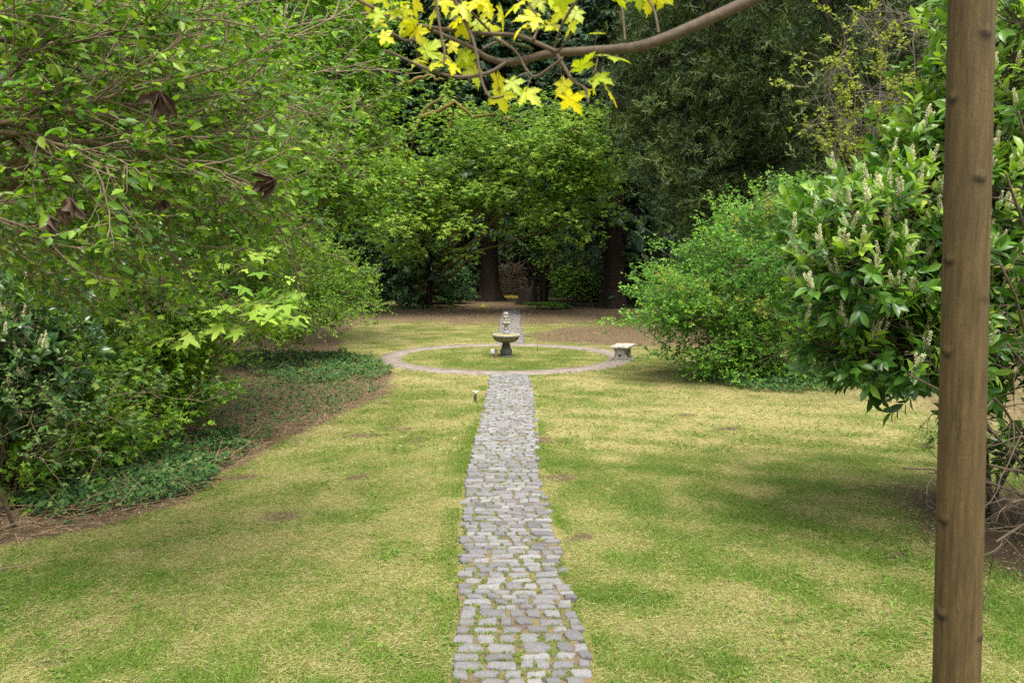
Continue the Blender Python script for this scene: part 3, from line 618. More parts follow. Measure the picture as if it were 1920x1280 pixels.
# bright green bush right of the lawn
bb = gp(1410, 712)
shrub('green_bush', (bb[0], bb[1] + 1.2, 0), [B(1400, 560, 18.6, 150, 130, 1.7, 1.6), B(1490, 450, 19, 120, 85, 1.5, 1.1), B(1345, 520, 18, 105, 75, 1.3, .9), B(1310, 565, 17.6, 75, 45, 1, .5), B(1400, 660, 18, 110, 60, 1.3, .9), B(1500, 640, 18.4, 110, 80, 1.3, .8), B(1255, 590, 17.6, 60, 32, .9, .35), B(1565, 540, 18.6, 90, 130, 1.2, .8), B(1440, 380, 19, 70, 40, 1, .3)],
      'wide bright green bush overhanging the right edge of the lawn', 'shrub', M_bright, M_twig, 61, 18, 760, 13, 8, .36, .34, .078, LEAF2, .028, (.6, 1.06), 'up', twr=.003, lumpy=.5, zf=.4, parts=('foliage', 'stems'), tint=(.62, .2))
# yellow-green shoots reaching out of the bush
def whip(name, base, ends, label, mleaf, mwood, seed, leaf, sub=9, twl=.5, per=9, r0=.02, tpl=LEAF2, tint=(.5, .25), cat='shrub', bare=0):
    r = np.random.default_rng(seed); n = len(ends); E = np.array(ends); Bs = np.asarray(base, float) + np.stack([r.normal(0, .08, n), r.normal(0, .08, n), np.zeros(n)], -1)
    mid = Bs * .35 + E * .65; mid[:, 2] = np.maximum(Bs[:, 2], E[:, 2]) * .98 + .25
    L = bez(Bs, mid, E, 12); L[:, 1:] += r.normal(0, .03, L[:, 1:].shape); wood = MB(); tubes(wood, L, r0, r0 * .25, 6)
    p, d, i, t = spawn(r, L, sub, .35, 1, .7, .25, per=True); s1 = grow(r, p, d, twl * r.uniform(.5, 1.4, len(p)), 5, .15, (0, 0, 1), .06); tubes(wood, s1, r0 * .3, r0 * .12, 4)
    p, d, i, t = spawn(r, s1, 4, .15, 1, .7, .25, per=True); s2 = grow(r, p, d, twl * .45 * r.uniform(.5, 1.3, len(p)), 3, .15, (0, 0, 1), .06); tubes(wood, s2, r0 * .14, r0 * .07, 3)
    p, d, nn, i = leaves_on(r, s2, per); m = len(p); lf = MB(); s_ = leaf * r.uniform(.6, 1.3, m); scatter(lf, tpl, p, d, nn, s_, np.clip(r.normal(*tint, m), 0, 1))
    e = empty(name, base, label, cat)
    for mbx, nm, mt in ((lf, 'foliage', mleaf), (wood, 'stems', mwood)):
        o = mbx.build(nm, mt, e, kind='stuff' if nm == 'foliage' else None); o.matrix_parent_inverse = Matrix.Translation(-Vector(e.location))
    return e
whip('yellow_green_shrub', (*gp(1470, 690)[:2], 0), [at(1215, 545, 16.8), at(1260, 530, 16.8), at(1300, 545, 16.6), at(1345, 555, 16.6), at(1400, 570, 16.4), at(1440, 590, 16.4), at(1380, 430, 17.4), at(1440, 400, 17.6)],
     'yellow green twiggy shoots poking out of the front of the bright bush', M_yshoot, M_grey_twig, 62, .07, 8, .45, 7, .014)
# twiggy shrub top right: yellow shoots and grey dead twigs
ye = whip('twiggy_shrub', (at(1660, 600, 15)[0], 15, 0), [at(1500, 160, 14), at(1520, 100, 14), at(1570, 40, 14), at(1640, 20, 14.4), at(1560, 190, 14), at(1600, 130, 14), at(1660, 90, 14), at(1700, 160, 14), at(1720, 30, 14.5), at(1530, 230, 14), at(1640, 240, 14), at(1700, 260, 14), at(1590, 260, 14.2), at(1660, 170, 13.8)],
     'twiggy shrub with sparse yellow green shoots and grey dead twigs above the laurel', M_yshoot, M_grey_twig, 63, .07, 9, .5, 7, .018)
r = np.random.default_rng(64); n = 42
s0 = np.array([at(px, py, 15 + r.uniform(-.8, 1.5)) for px, py in zip(r.uniform(1570, 1810, n), r.uniform(-40, 330, n))]); wood = MB()
g0 = grow(r, s0, r.standard_normal((n, 3)) * [1, .6, 1.0] + [-.2, 0, -.3], r.uniform(.6, 1.8, n), 8, .18, (0, 0, -1), .12); tubes(wood, g0, .009, .003, 4)
p, d, i, t = spawn(r, g0, 11, .1, 1, .6, .3, per=True); g1 = grow(r, p, d, r.uniform(.25, .8, len(p)), 5, .2, (0, 0, -1), .12); tubes(wood, g1, .0045, .002, 3)
p, d, i, t = spawn(r, g1, 5, .1, 1, .6, .3, per=True); g2 = grow(r, p, d, r.uniform(.12, .4, len(p)), 4, .2, (0, 0, -1), .1); tubes(wood, g2, .003, .0015, 3)
o = wood.build('dead_twigs', M_grey_twig, ye, kind='stuff'); o.matrix_parent_inverse = Matrix.Translation(-Vector(ye.location))
# trees that close the right side
shrub('dark_yew', (at(1650, 600, 27)[0], 27, 0), [B(1640, 100, 27, 190, 250, 3, 1.4), B(1760, 250, 26, 190, 250, 3, 1.2), B(1580, 380, 27, 130, 110, 2.5, .7), B(1900, 100, 26, 160, 300, 3, 1), B(1680, -150, 27, 220, 160, 3, 1)],
      'dark dense evergreen behind the twiggy shrub at the right', 'tree', M_cypress, M_cbark, 65, 14, 520, 10, 6, .8, .6, .45, BRUSH, .12, (.4, 1.0), 'any', tint=(.35, .2), twr=.006, parts=('crown', 'limbs'))

# ------------------------------------------------------------------ cherry laurel (right) and the smaller one (left)
def laurel(name, base, blobs, label, seed, shoots, nleaf, leaf, mat, spikes, nobj, cell=16, stem_r=.03, gap=.3):
    r = np.random.default_rng(seed); base = np.asarray(base, float); C = np.array([b_[0] for b_ in blobs]); R = np.array([b_[1] for b_ in blobs]); W = np.array([b_[2] for b_ in blobs]); W = W / W.sum()
    n = shoots; k = r.choice(len(C), n, p=W); d = nrm(r.standard_normal((n, 3))); rad = r.uniform(.35 ** 2, 1, n) ** .5 * (1 + .12 * r.standard_normal(n))
    P = C[k] + d * rad[:, None] * R[k]; P[:, 2] = np.maximum(P[:, 2], base[2] + .2)
    limbs = 14; ends = P[r.choice(n, limbs)] * .8 + C[r.choice(len(C), limbs, p=W)] * .2; b0 = np.tile(base, (limbs, 1)) + r.normal(0, .12, (limbs, 3)) * [1, 1, 0]
    ctl = b0.copy(); ctl[:, :2] = b0[:, :2] * .6 + ends[:, :2] * .4; ctl[:, 2] = base[2] + (ends[:, 2] - base[2]) * .75
    L = bez(b0, ctl, ends, 9); wood = MB(); tubes(wood, L, stem_r, stem_r * .3, 7)
    LP = L[:, 3:].reshape(-1, 3); near = np.array([np.argmin(((LP - c_) ** 2).sum(1)) for c_ in P]); q = LP[near]
    tubes(wood, bez(q, q * .45 + P * .55 - np.array([0, 0, .12]) * np.linalg.norm(P - q, axis=1)[:, None], P, 4), .008, .004, 3)
    sdir = nrm(d * .8 + [0, 0, .35] + .45 * r.standard_normal((n, 3))); sl_ = leaf * r.uniform(1.1, 2.1, n); sh = grow(r, P, sdir, sl_, 4, .08, (0, 0, 1), .05); tubes(wood, sh, .004, .0025, 3)
    T_ = nrm(sh[:, -1] - sh[:, 0]); A1 = nrm(np.cross(T_, r.standard_normal((n, 3)))); A2 = np.cross(T_, A1)
    ps, ds, ns, ss, ts = [], [], [], [], []
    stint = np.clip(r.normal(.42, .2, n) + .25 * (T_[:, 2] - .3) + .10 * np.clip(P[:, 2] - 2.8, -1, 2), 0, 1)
    for j in range(nleaf):
        f = .12 + .88 * (j + .5) / nleaf; kk = min(3, int(f * 4)); g = f * 4 - kk; pos = sh[:, kk] * (1 - g) + sh[:, kk + 1] * g; a_ = j * 2.4 + r.normal(0, .25, n); el = .95 - .35 * f + r.normal(0, .18, n)
        o_ = A1 * np.cos(a_)[:, None] + A2 * np.sin(a_)[:, None]; dv = nrm(T_ * np.cos(el)[:, None] + o_ * np.sin(el)[:, None] + [0, 0, -.12])
        ps.append(pos); ds.append(dv); ns.append(nrm(T_ * np.sin(el)[:, None] - o_ * np.cos(el)[:, None] + [0, 0, .7] + .2 * r.standard_normal((n, 3)))); ss.append(leaf * r.uniform(.7, 1.2, n)); ts.append(np.clip(stint + r.normal(0, .12, n) + .15 * (f - .5), 0, 1))
    p, d2, nn, s_, t_ = np.concatenate(ps), np.concatenate(ds), np.concatenate(ns), np.concatenate(ss), np.concatenate(ts)
    e = empty(name, base, label, 'shrub')
    sel = pick_visible(p + d2 * (s_ * .5)[:, None], s_, nobj, cell) if nobj else np.array([], int); mask = np.ones(len(p), bool); mask[sel] = False
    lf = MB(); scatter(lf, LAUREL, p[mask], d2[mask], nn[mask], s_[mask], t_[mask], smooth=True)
    inv = Matrix.Translation(-Vector(base))
    o = lf.build('foliage', mat, e, kind='stuff'); o.matrix_parent_inverse = inv
    o = wood.build('stems', M_stem, e); o.matrix_parent_inverse = inv
    if nobj: leaf_objects(e, base, [LAUREL], mat, p, d2, nn, s_, t_, sel)
    # flower spikes: upright candles of small buds
    if spikes:
        cand = np.where((T_[:, 2] > .25))[0]; px, py, dep = project(sh[cand, -1]); cand = cand[pick_visible(sh[cand, -1], np.ones(len(cand)), spikes, 26)]
        mes = []
        for v in range(4):
            rr = np.random.default_rng(90 + v); q_ = MB(); nb = 46; zc = np.linspace(.12, 1, nb); aa = np.arange(nb) * 2.4; wd = .085 * (1.05 - .75 * zc) + .015
            Pp = np.stack([wd * np.cos(aa) * .6, wd * np.sin(aa) * .6, zc + .06 * np.sin(aa * 0)], -1); Dd = np.stack([np.cos(aa), np.sin(aa), .5 + 0 * aa], -1)
            scatter(q_, LEAF2, Pp, Dd, np.tile([0, 0, 1.0], (nb, 1)) + .5 * rr.standard_normal((nb, 3)), .095 * (1.25 - .5 * zc), rr.random(nb), wid=.15 * (1.2 - .5 * zc))
            zz = np.linspace(0, 1, 5); tubes(q_, np.stack([zz * 0, zz * 0, zz], -1)[None], .022, .012, 5, .3); mes.append(q_.mesh('flower_spike', M_spike))
        for c_ in cand:
            for u in range(r.integers(1, 4)):
                ax = nrm(T_[c_] * .5 + [0, 0, .8] + r.normal(0, .22, 3)); s1 = leaf * r.uniform(.85, 1.35)
                qn = Vector(ax).to_track_quat('Z', 'Y').to_matrix().to_4x4(); pp = sh[c_, 3 if u else 4] - base
                put('flower_spike', mes[(c_ + u) % 4], e, matrix=Matrix.Translation(Vector(pp)) @ qn @ Matrix.Diagonal((s1, s1, s1, 1)))
    return e
laurel('cherry_laurel', (5.0, 8.3, 0), [B(1690, 560, 7.6, 150, 150, .9, 1.5), B(1620, 430, 7.6, 120, 80, .8, .8), B(1780, 420, 7.8, 170, 170, 1.0, 1.4), B(1600, 520, 7.2, 90, 70, .6, .6), B(1690, 650, 7.2, 130, 80, .7, .9), B(1560, 660, 7.2, 50, 35, .35, .12), B(1860, 250, 8, 150, 190, 1.0, 1.2), B(1900, 60, 8.2, 140, 130, 1.0, 1.0), B(1760, 250, 8.2, 80, 70, .7, .45), B(1880, 600, 8, 120, 150, .9, .9), B(1930, 780, 7.8, 120, 110, .8, .6), B(2060, 620, 7.6, 160, 220, 1.0, 1.0)],  # last two masses added to deepen shade at right, the outer one unseen
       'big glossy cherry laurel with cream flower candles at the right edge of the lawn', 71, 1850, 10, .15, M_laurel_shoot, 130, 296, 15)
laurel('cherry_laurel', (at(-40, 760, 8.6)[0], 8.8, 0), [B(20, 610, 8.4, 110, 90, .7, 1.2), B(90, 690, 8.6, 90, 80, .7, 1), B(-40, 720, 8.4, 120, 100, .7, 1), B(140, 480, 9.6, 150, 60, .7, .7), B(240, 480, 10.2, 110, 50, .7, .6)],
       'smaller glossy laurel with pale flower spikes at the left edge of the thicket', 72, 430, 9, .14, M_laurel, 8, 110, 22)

# ------------------------------------------------------------------ arching shrub close by on the left
def arching():
    r = np.random.default_rng(81); base = np.array([-5.6, 7.6, 0]); hub = at(-140, 255, 5.0)
    ends = np.array([at(*q) for q in ((640, 10, 6.6), (720, 95, 7.6), (590, 175, 6.6), (430, 30, 5.6), (650, 310, 7.0), (600, 470, 7.4), (340, 500, 6.2), (500, 340, 5.6), (260, -30, 5.2), (90, 430, 5.0), (560, -40, 8.0), (690, 210, 8.8), (300, 590, 7.6), (200, 320, 4.7), (460, 230, 6.0), (120, 20, 5.0), (350, 130, 5.2), (700, 20, 9.0), (150, 560, 6.6), (420, 420, 6.8), (560, 240, 8.2), (380, -40, 6.6))])
    n = len(ends); h = hub + r.normal(0, .30, (n, 3)); b0 = np.tile(base, (n, 1)) + r.normal(0, .28, (n, 3)) * [1, 1, 0]
    up = bez(b0, b0 * .6 + h * .4 + [-.3, 0, .9], h, 8); ctl = h * .5 + ends * .5 + np.array([0, 0, .12]) + r.normal(0, .12, (n, 3))
    fan = bez(h, ctl, ends, 14); fan[:, 1:] += np.cumsum(r.normal(0, .008, fan[:, 1:].shape), 1)
    wood = MB(); tubes(wood, up, .022, .017, 7); tubes(wood, fan, r.uniform(.012, .024, n), .005, 6)
    p, d, i, t = spawn(r, fan, 18, .05, 1, .55, .2, per=True); s1 = grow(r, p, d, r.uniform(.35, 1.2, len(p)) * (1.1 - .5 * t), 6, .12, (0, 0, 1), .02); tubes(wood, s1, .0072, .0036, 5)
    p, d, i, t = spawn(r, s1, 6, .12, 1, .6, .25, per=True); s2 = grow(r, p, d, r.uniform(.12, .45, len(p)), 4, .14, (0, 0, 1), .03); tubes(wood, s2, .0040, .0018, 3)
    tw = np.concatenate([s2, s1[:, [0, 2, 3, 5, 6]]]); q, dd, nn, i = leaves_on(r, tw, 4, 'up', .8, .25)
    m = len(q); s_ = .078 * r.uniform(.5, 1.3, m); t_ = np.clip(r.normal(.5, .27, m), 0, 1)
    e = empty('arching_shrub', base, 'arching many branched shrub with small fresh leaves reaching in from the left', 'shrub'); inv = Matrix.Translation(-Vector(base))
    sel = pick_visible(q + dd * (s_ * .5)[:, None], s_, 296, 14); mask = np.ones(m, bool); mask[sel] = False
    lf = MB(); scatter(lf, LEAF4, q[mask], dd[mask], nn[mask], s_[mask], t_[mask]); o = lf.build('foliage', M_near, e, kind='stuff'); o.matrix_parent_inverse = inv
    o = wood.build('branches', M_twig, e); o.matrix_parent_inverse = inv
    leaf_objects(e, base, [LEAF4], M_near, q, dd, nn, s_, t_, sel)
arching()
# second layer of the thicket
shrub('thicket_shrub', (*gp(120, 800)[:2], 0), [B(160, 400, 12, 260, 140, 1.4, 1.4), B(420, 420, 13, 130, 130, 1.2, 1), B(250, 180, 12.5, 300, 170, 1.6, 1.5), B(480, 250, 14, 130, 130, 1.3, .9), B(90, 60, 12, 240, 160, 1.4, 1.1), B(-250, 250, 12, 250, 260, 1.8, 1.1), B(-200, 620, 11.5, 220, 180, 1.6, .7)],
      'leafy thicket shrub behind the arching branches on the left', 'shrub', M_fresh, M_twig, 82, 20, 460, 15, 7, .5, .4, .095, LEAF2, .03, (.45, 1.08), 'up', twr=.003, lumpy=.4, parts=('foliage', 'stems'), tint=(.58, .22), zf=.45)
shrub('bramble_thicket', (*gp(110, 850)[:2], 0), [B(40, 760, 9.4, 130, 95, .8, 1.2), B(220, 690, 11.2, 125, 95, .9, 1.2), B(20, 860, 9.0, 120, 55, .6, .6), B(180, 800, 10.2, 110, 50, .6, .6), B(330, 730, 11.5, 90, 45, .7, .5), B(250, 590, 11.5, 150, 80, 1.0, 1), B(350, 640, 12, 80, 60, .8, .5)],
      'low bramble and leafy undergrowth along the left bed below the laurel', 'shrub', M_fresh, M_twig, 83, 16, 330, 13, 6, .36, .3, .105, THREE, .012, (.45, 1.08), 'up', twr=.0025, lumpy=.4, parts=('foliage', 'stems'), tint=(.6, .25), zf=.45)
whip('snowberry_shrub', (*gp(20, 930)[:2], 0), [at(380, 750, 8.6), at(300, 740, 8.6), at(220, 790, 8.2), at(140, 770, 7.8), at(50, 790, 7.6), at(190, 860, 7.8), at(80, 870, 7.4), at(150, 700, 8.4), at(20, 720, 7.6)],
     'thin stemmed bush with rounded blue green leaves low on the left above the ivy', M_ivy, M_twig, 84, .06, 8, .42, 4, .010, LEAF4, (.7, .2))
# big-leaved maple sapling
def sapling():
    r = np.random.default_rng(85); base = np.array([*gp(330, 790)[:2], 0.0]); spots = [(455, 500, 11.4, 5), (440, 575, 11.2, 8), (500, 570, 11.2, 10), (520, 600, 11, 6), (400, 620, 11, 7), (350, 560, 11.4, 5), (290, 520, 11.6, 5), (470, 620, 10.8, 5), (440, 470, 12, 4), (360, 500, 12, 4), (530, 560, 11.2, 4), (330, 640, 10.8, 4)]
    E = np.array([at(a_, b_, c_) for a_, b_, c_, _ in spots]); n = len(E); b0 = np.tile(base, (n, 1)); L = bez(b0, b0 * .55 + E * .45 + [0, 0, .5], E, 9); wood = MB(); tubes(wood, L, .016, .005, 6)
    P, D, N_, s_ = [], [], [], []
    for (a_, b_, c_, k), en in zip(spots, E):
        for q in range(k + 3):
            o = np.array([r.normal(0, .24), r.normal(0, .22), r.normal(0, .09)]); P.append(en + o); az = math.atan2(o[1], o[0]) + r.normal(0, .5); D.append((math.cos(az), math.sin(az) * .8 - .35, -.25 + .15 * r.normal())); N_.append((0 + .2 * r.normal(), -.35 + .2 * r.normal(), 1)); s_.append(r.uniform(.16, .27))
    P, D, N_, s_ = map(np.array, (P, D, N_, s_)); own = np.repeat(np.arange(n), [q[3] + 3 for q in spots])
    pet = bez(E[own], (E[own] + P) / 2 + [0, 0, .05], P, 4); tubes(wood, pet, .003, .002, 4)
    e = empty('maple_sapling', base, 'maple sapling with large pale green lobed leaves in front of the left thicket', 'tree')
    o = wood.build('stems', M_twig, e); o.matrix_parent_inverse = Matrix.Translation(-Vector(base))
    leaf_objects(e, base, BIGMAPLE, M_vine, P, D, N_, s_, np.clip(r.normal(.72, .16, len(P)), 0, 1), np.arange(len(P)))
sapling()
# bare stemmed shrub at the right edge, behind the trunk
def bare_shrub():
    r = np.random.default_rng(86); base = np.array([*gp(1985, 1010)[:2], 0.0]); E = np.array([at(*q) for q in ((1880, 760, 5.6), (1865, 880, 5.4), (1900, 640, 5.8), (1870, 500, 5.6), (1890, 330, 5.6), (1700, 720, 6.2), (1690, 880, 6.2), (1880, 950, 5.2), (1910, 830, 5.2), (1875, 1000, 5.2), (1900, 200, 5.6))])
    n = len(E); b0 = np.tile(base, (n, 1)) + r.normal(0, .12, (n, 3)) * [1, 1, 0]; L = bez(b0, b0 * .5 + E * .5 + [.15, 0, .35], E, 9); L[:, 1:] += np.cumsum(r.normal(0, .02, L[:, 1:].shape), 1) * .6
    wood = MB(); tubes(wood, L, .018, .008, 7); p, d, i, t = spawn(r, L, 8, .35, 1, .8, .3, per=True); s1 = grow(r, p, d + [0, 0, -.25], r.uniform(.2, .7, len(p)), 6, .2, (0, 0, -1), .08); tubes(wood, s1, .006, .0025, 5)
    p, d, i, t = spawn(r, s1, 3, .35, 1, .7, .3, per=True); s2 = grow(r, p, d, r.uniform(.1, .3, len(p)), 4, .2); tubes(wood, s2, .003, .0015, 3)
    q, dd, nn, i = leaves_on(r, s2, 1); k = q[:, 2] > 2.2; lf = MB(); scatter(lf, LEAF4, q[k], dd[k], nn[k], r.uniform(.04, .08, k.sum()), r.random(k.sum()))
    e = empty('bare_stemmed_shrub', base, 'tangle of bare brown stems at the right edge behind the near trunk', 'shrub'); inv = Matrix.Translation(-Vector(base))
    o = wood.build('stems', M_stem, e); o.matrix_parent_inverse = inv; o = lf.build('foliage', M_yshoot, e, kind='stuff'); o.matrix_parent_inverse = inv
bare_shrub()
pb = gp(1745, 838)
shrub('small_plant', (*pb[:2], 0), [((pb[0], pb[1], .14), (.12, .12, .14), 1)], 'small pale blue green plant on the lawn edge left of the near trunk', 'plant', M_ivy, M_twig, 87, 4, 16, 3, 5, .05, .1, .05, LEAF4, .006, (.4, 1), tint=(.95, .1), parts=('foliage', 'stems'))

# ------------------------------------------------------------------ understorey at the forest edge
shrub('rhododendron', (at(1085, 560, 52)[0], 53, 0), [B(1090, 510, 52, 55, 35, 1.5, 1), B(1050, 500, 54, 45, 40, 1.5, .8), B(1120, 540, 52, 40, 25, 1.2, .6)], 'pale leaved rhododendron in the shade between the two cedar trunks', 'shrub', M_rhodo, M_twig, 91, 10, 130, 9, 8, .6, .4, .20, LEAF4, .03, (.3, 1), parts=('foliage', 'stems'), wfac=.6, tint=(.6, .25))
shrub('understorey_bush', (at(1075, 560, 48)[0], 49, 0), [B(1080, 530, 48, 45, 25, 1.2, 1), B(1060, 480, 49, 60, 40, 1.2, .7)], 'yellow green understorey bush between the ferns and the black trunk', 'shrub', M_vine, M_twig, 92, 10, 90, 10, 7, .6, .4, .13, FIVE, .02, (.3, 1), 'flat', parts=('foliage', 'stems'))
shrub('understorey_bush', (at(985, 540, 66)[0], 66.5, 1.5), [B(985, 470, 66, 60, 30, 2, 1), B(950, 500, 67, 40, 25, 1.5, .7), B(1030, 480, 66, 50, 40, 2, 1)], 'dark leafy bush filling the gap behind the brush pile', 'shrub', M_cypress, M_cbark, 93, 8, 90, 12, 6, 1.0, .6, .28, LEAF4, .03, (.3, 1), parts=('foliage', 'stems'), tint=(.3, .2))
shrub('understorey_bush', (at(835, 560, 50)[0], 50.5, 0), [B(838, 535, 50, 38, 28, 1.3, 1), B(815, 495, 51, 40, 40, 1.3, .8)], 'low dark bush at the left foot of the thick trunk', 'shrub', M_ycedar, M_cbark, 94, 8, 80, 12, 6, .7, .5, .22, LEAF4, .03, (.3, 1), parts=('foliage', 'stems'), tint=(.35, .2))
def fern(px, py, label, s, seed):
    r = np.random.default_rng(seed); b0 = gp(px, py); n = 13; az = np.arange(n) * 6.283 / n + r.normal(0, .2, n); P = np.tile(b0, (n, 1)) + [0, 0, .05]
    fr = grow(r, P, np.stack([np.cos(az), np.sin(az), 1.1 + 0 * az], -1), s * r.uniform(.8, 1.2, n), 12, .03, (0, 0, -1), .14); mb = MB(); wood = MB(); tubes(wood, fr, .012, .004, 4)
    for k in range(2, 13):
        T_ = nrm(fr[:, k] - fr[:, k - 1]); sd_ = nrm(np.cross(T_, [0, 0, 1.0])); w = s * .26 * math.sin(math.pi * (k / 13) ** .7)
        for sg in (-1, 1): scatter(mb, LEAF2, fr[:, k], sd_ * sg + T_ * .35, np.tile([0, 0, 1.0], (n, 1)), w, r.random(n), wid=np.full(n, s * .12))
    e = empty('sword_fern', b0, label, 'fern'); inv = Matrix.Translation(-Vector(b0))
    o = mb.build('fronds', M_cedar if seed % 2 else M_bright, e, kind='stuff'); o.matrix_parent_inverse = inv; o = wood.build('stalks', M_hose, e); o.matrix_parent_inverse = inv
fern(1035, 580, 'sword fern just right of the stump at the end of the path', 1.3, 100); fern(1010, 578, 'sword fern directly in front of the thin stems by the stump', 1.1, 102); fern(1062, 578, 'rightmost of the sword ferns at the forest edge', 1.2, 101); fern(700, 586, 'dark fern at the foot of the young cedars on the left', 1.0, 103)
# stump
sb = gp(986, 571); r = np.random.default_rng(7); m = 22; a_ = np.arange(m) * 2 * math.pi / m; hs = [-.2, 0, .15, .35, .6, .85, 1.05]; V = []
for k, z in enumerate(hs):
    rad = .46 * (1 - .12 * max(z, 0)) * (1 + .55 * math.exp(-max(z, 0) / .3) * (.8 + .5 * np.sin(4 * a_ + 1)) + .08 * np.sin(7 * a_)); zz_ = z + (0 if k < 5 else .16 * np.sin(2 * a_ + .6) + r.normal(0, .05, m)); V.append(np.stack([rad * np.cos(a_), rad * np.sin(a_), zz_ + 0 * a_], -1))
V.append(np.array([[0, 0, .8]])); V = np.concatenate(V); k_ = (np.arange(len(hs) - 1) * m)[:, None]; j = np.arange(m)[None]; j2 = (j + 1) % m; tp = (len(hs) - 1) * m
mb = MB().add(V, [np.stack([k_ + j, k_ + j2, k_ + m + j2, k_ + m + j], -1).reshape(-1, 4), np.stack([tp + j[0], tp + j2[0], np.full(m, tp + m)], -1)], .5, 0, True)
o = mb.build('tree_stump', M_cbark, label='broken brown tree stump at the end of the path right of the thick trunk', cat='stump'); o.location = (*sb[:2], 0)
# thin multi stemmed tree
e_b = gp(1012, 568); r = np.random.default_rng(17); n = 6; b0 = np.tile(np.array([e_b[0], e_b[1], 0.0]), (n, 1)) + np.stack([np.linspace(-.55, .45, n), r.normal(0, .3, n), np.full(n, -.1)], -1)
st_ = grow(r, b0, np.tile([0, 0, 1.0], (n, 1)) + r.normal(0, .05, (n, 3)), r.uniform(5, 7.5, n), 10, .04)
e = empty('slender_tree', (e_b[0], e_b[1], 0), 'slender dark tree of several thin stems behind the ferns', 'tree')
for q in range(n):
    o = tubes(MB(), st_[q:q + 1], .10 + .07 * (q == 4), .05, 8).build('stem', M_cbark, e); o.matrix_parent_inverse = Matrix.Translation(-Vector((e_b[0], e_b[1], 0)))
lf = MB(); p, d, i, t = spawn(r, st_, 60, .5, 1, 1.1, .2, per=True); tw = grow(r, p, d, r.uniform(.6, 1.6, len(p)), 4, .1, (0, 0, -1), .05)
q, dd, nn, i = leaves_on(r, tw, 12, 'flat'); scatter(lf, FIVE, q, dd, nn, r.uniform(.09, .18, len(q)), np.clip(r.normal(.35, .2, len(q)), 0, 1)); tubes(lf, tw, .012, .005, 3, .1)
o = lf.build('crown', M_vine, e, kind='stuff'); o.matrix_parent_inverse = Matrix.Translation(-Vector((e_b[0], e_b[1], 0)))
# brush pile of sticks behind the trunk
bpc = at(962, 520, 62); r = np.random.default_rng(19); n = 230
P = bpc * [1, 1, 0] + np.stack([r.normal(0, 1.2, n), r.normal(0, .8, n), r.random(n) * 2.6], -1); P[:, 0] *= 1; keep = np.abs(P[:, 0] - bpc[0]) < 2.4 * (1.1 - P[:, 2] / 3.0); P = P[keep]
D = np.stack([r.standard_normal(len(P)), .5 * r.standard_normal(len(P)), .35 * r.standard_normal(len(P))], -1); sk = grow(r, P, D, r.uniform(1, 2.6, len(P)), 5, .1)
e = empty('brush_pile', (bpc[0], bpc[1], 0), 'heap of cut brown branches glimpsed right of the thick cedar trunk', 'brush pile')
for q in range(24):
    o = tubes(MB(), sk[q:q + 1], .045, .02, 5).build('stick', M_stem, e); o.matrix_parent_inverse = Matrix.Translation(-Vector((bpc[0], bpc[1], 0)))
o = tubes(MB(), sk[24:], .03, .012, 4).build('brushwood', M_stem, e, kind='stuff'); o.matrix_parent_inverse = Matrix.Translation(-Vector((bpc[0], bpc[1], 0)))
# mossy patch beside the path end
c_ = gp(957, 556); a_ = np.arange(28) * 2 * math.pi / 28; V = [(c_[0], c_[1], .10)] + [(c_[0] + 1.0 * math.cos(q) * (1 + .15 * math.sin(3 * q)), c_[1] + 3.0 * math.sin(q) * (1 + .1 * math.sin(5 * q)), .01) for q in a_]
MB().add(V, [[[0, 1 + k, 1 + (k + 1) % 28] for k in range(28)]], .5, 0, True).build('moss_patch', M_moss, label='yellow green moss cushion beside the path between trunk and stump', cat='moss', kind='stuff')

# ------------------------------------------------------------------ fountain
def lathe(prof, n=40, flutes=0, amp=0.0, frange=None, tw=0, smooth=True):
    prof = np.array(prof, float); a_ = np.arange(n) * 2 * math.pi / n; r_ = np.repeat(prof[:, 0:1], n, 1)
    if flutes:
        for k in range(len(prof)):
            if frange is None or frange[0] <= prof[k, 1] <= frange[1]: r_[k] *= 1 + amp * np.cos(flutes * a_ + tw * k)
    V = np.stack([r_ * np.cos(a_), r_ * np.sin(a_), np.repeat(prof[:, 1:2], n, 1)], -1).reshape(-1, 3); k_ = (np.arange(len(prof) - 1) * n)[:, None]; j = np.arange(n)[None]; j2 = (j + 1) % n
    return MB().add(V, [np.stack([k_ + j, k_ + j2, k_ + n + j2, k_ + n + j], -1).reshape(-1, 4)], .5, 0, smooth)
fb = gp(949, 668)
ft = empty('fountain', (fb[0], fb[1], 0), 'weathered tiered stone fountain with mossy bowl in the middle of the ring', 'fountain')
def part(mb, name, mat, parent, loc=(0, 0, 0)):
    o = mb.build(name, mat, parent); o.location = loc; return o
part(lathe([(0, -.03), (.19, -.03), (.19, .025), (.165, .045), (.0, .045)]), 'base', M_dark, ft)
part(lathe([(.14, .045), (.155, .06), (.163, .12), (.165, .17), (.15, .215), (.125, .235), (0, .235)], 60, 16, .035, (.06, .215)), 'pedestal', M_dark, ft)
part(lathe([(.12, .235), (.128, .25), (.128, .275), (.108, .29), (.13, .31), (.132, .33), (.10, .35), (.105, .38), (.135, .405), (.14, .415), (0, .415)]), 'collar', M_dark, ft)
bw = part(lathe([(.13, .405), (.22, .42), (.30, .455), (.345, .505), (.36, .56), (.365, .60), (.33, .61), (.30, .605), (0, .60)], 64, 14, .035, (.41, .575)), 'bowl', M_bowl, ft)
th = np.linspace(0, 2 * math.pi, 73); rim = MB()
for o_ in (0, math.pi):
    tubes(rim, np.stack([(.366 + .014 * np.cos(18 * th + o_)) * np.cos(th), (.366 + .014 * np.cos(18 * th + o_)) * np.sin(th), .607 + .012 * np.sin(18 * th + o_)], -1)[None], .036, .036, 8)
part(rim, 'rim', M_cast2, bw)
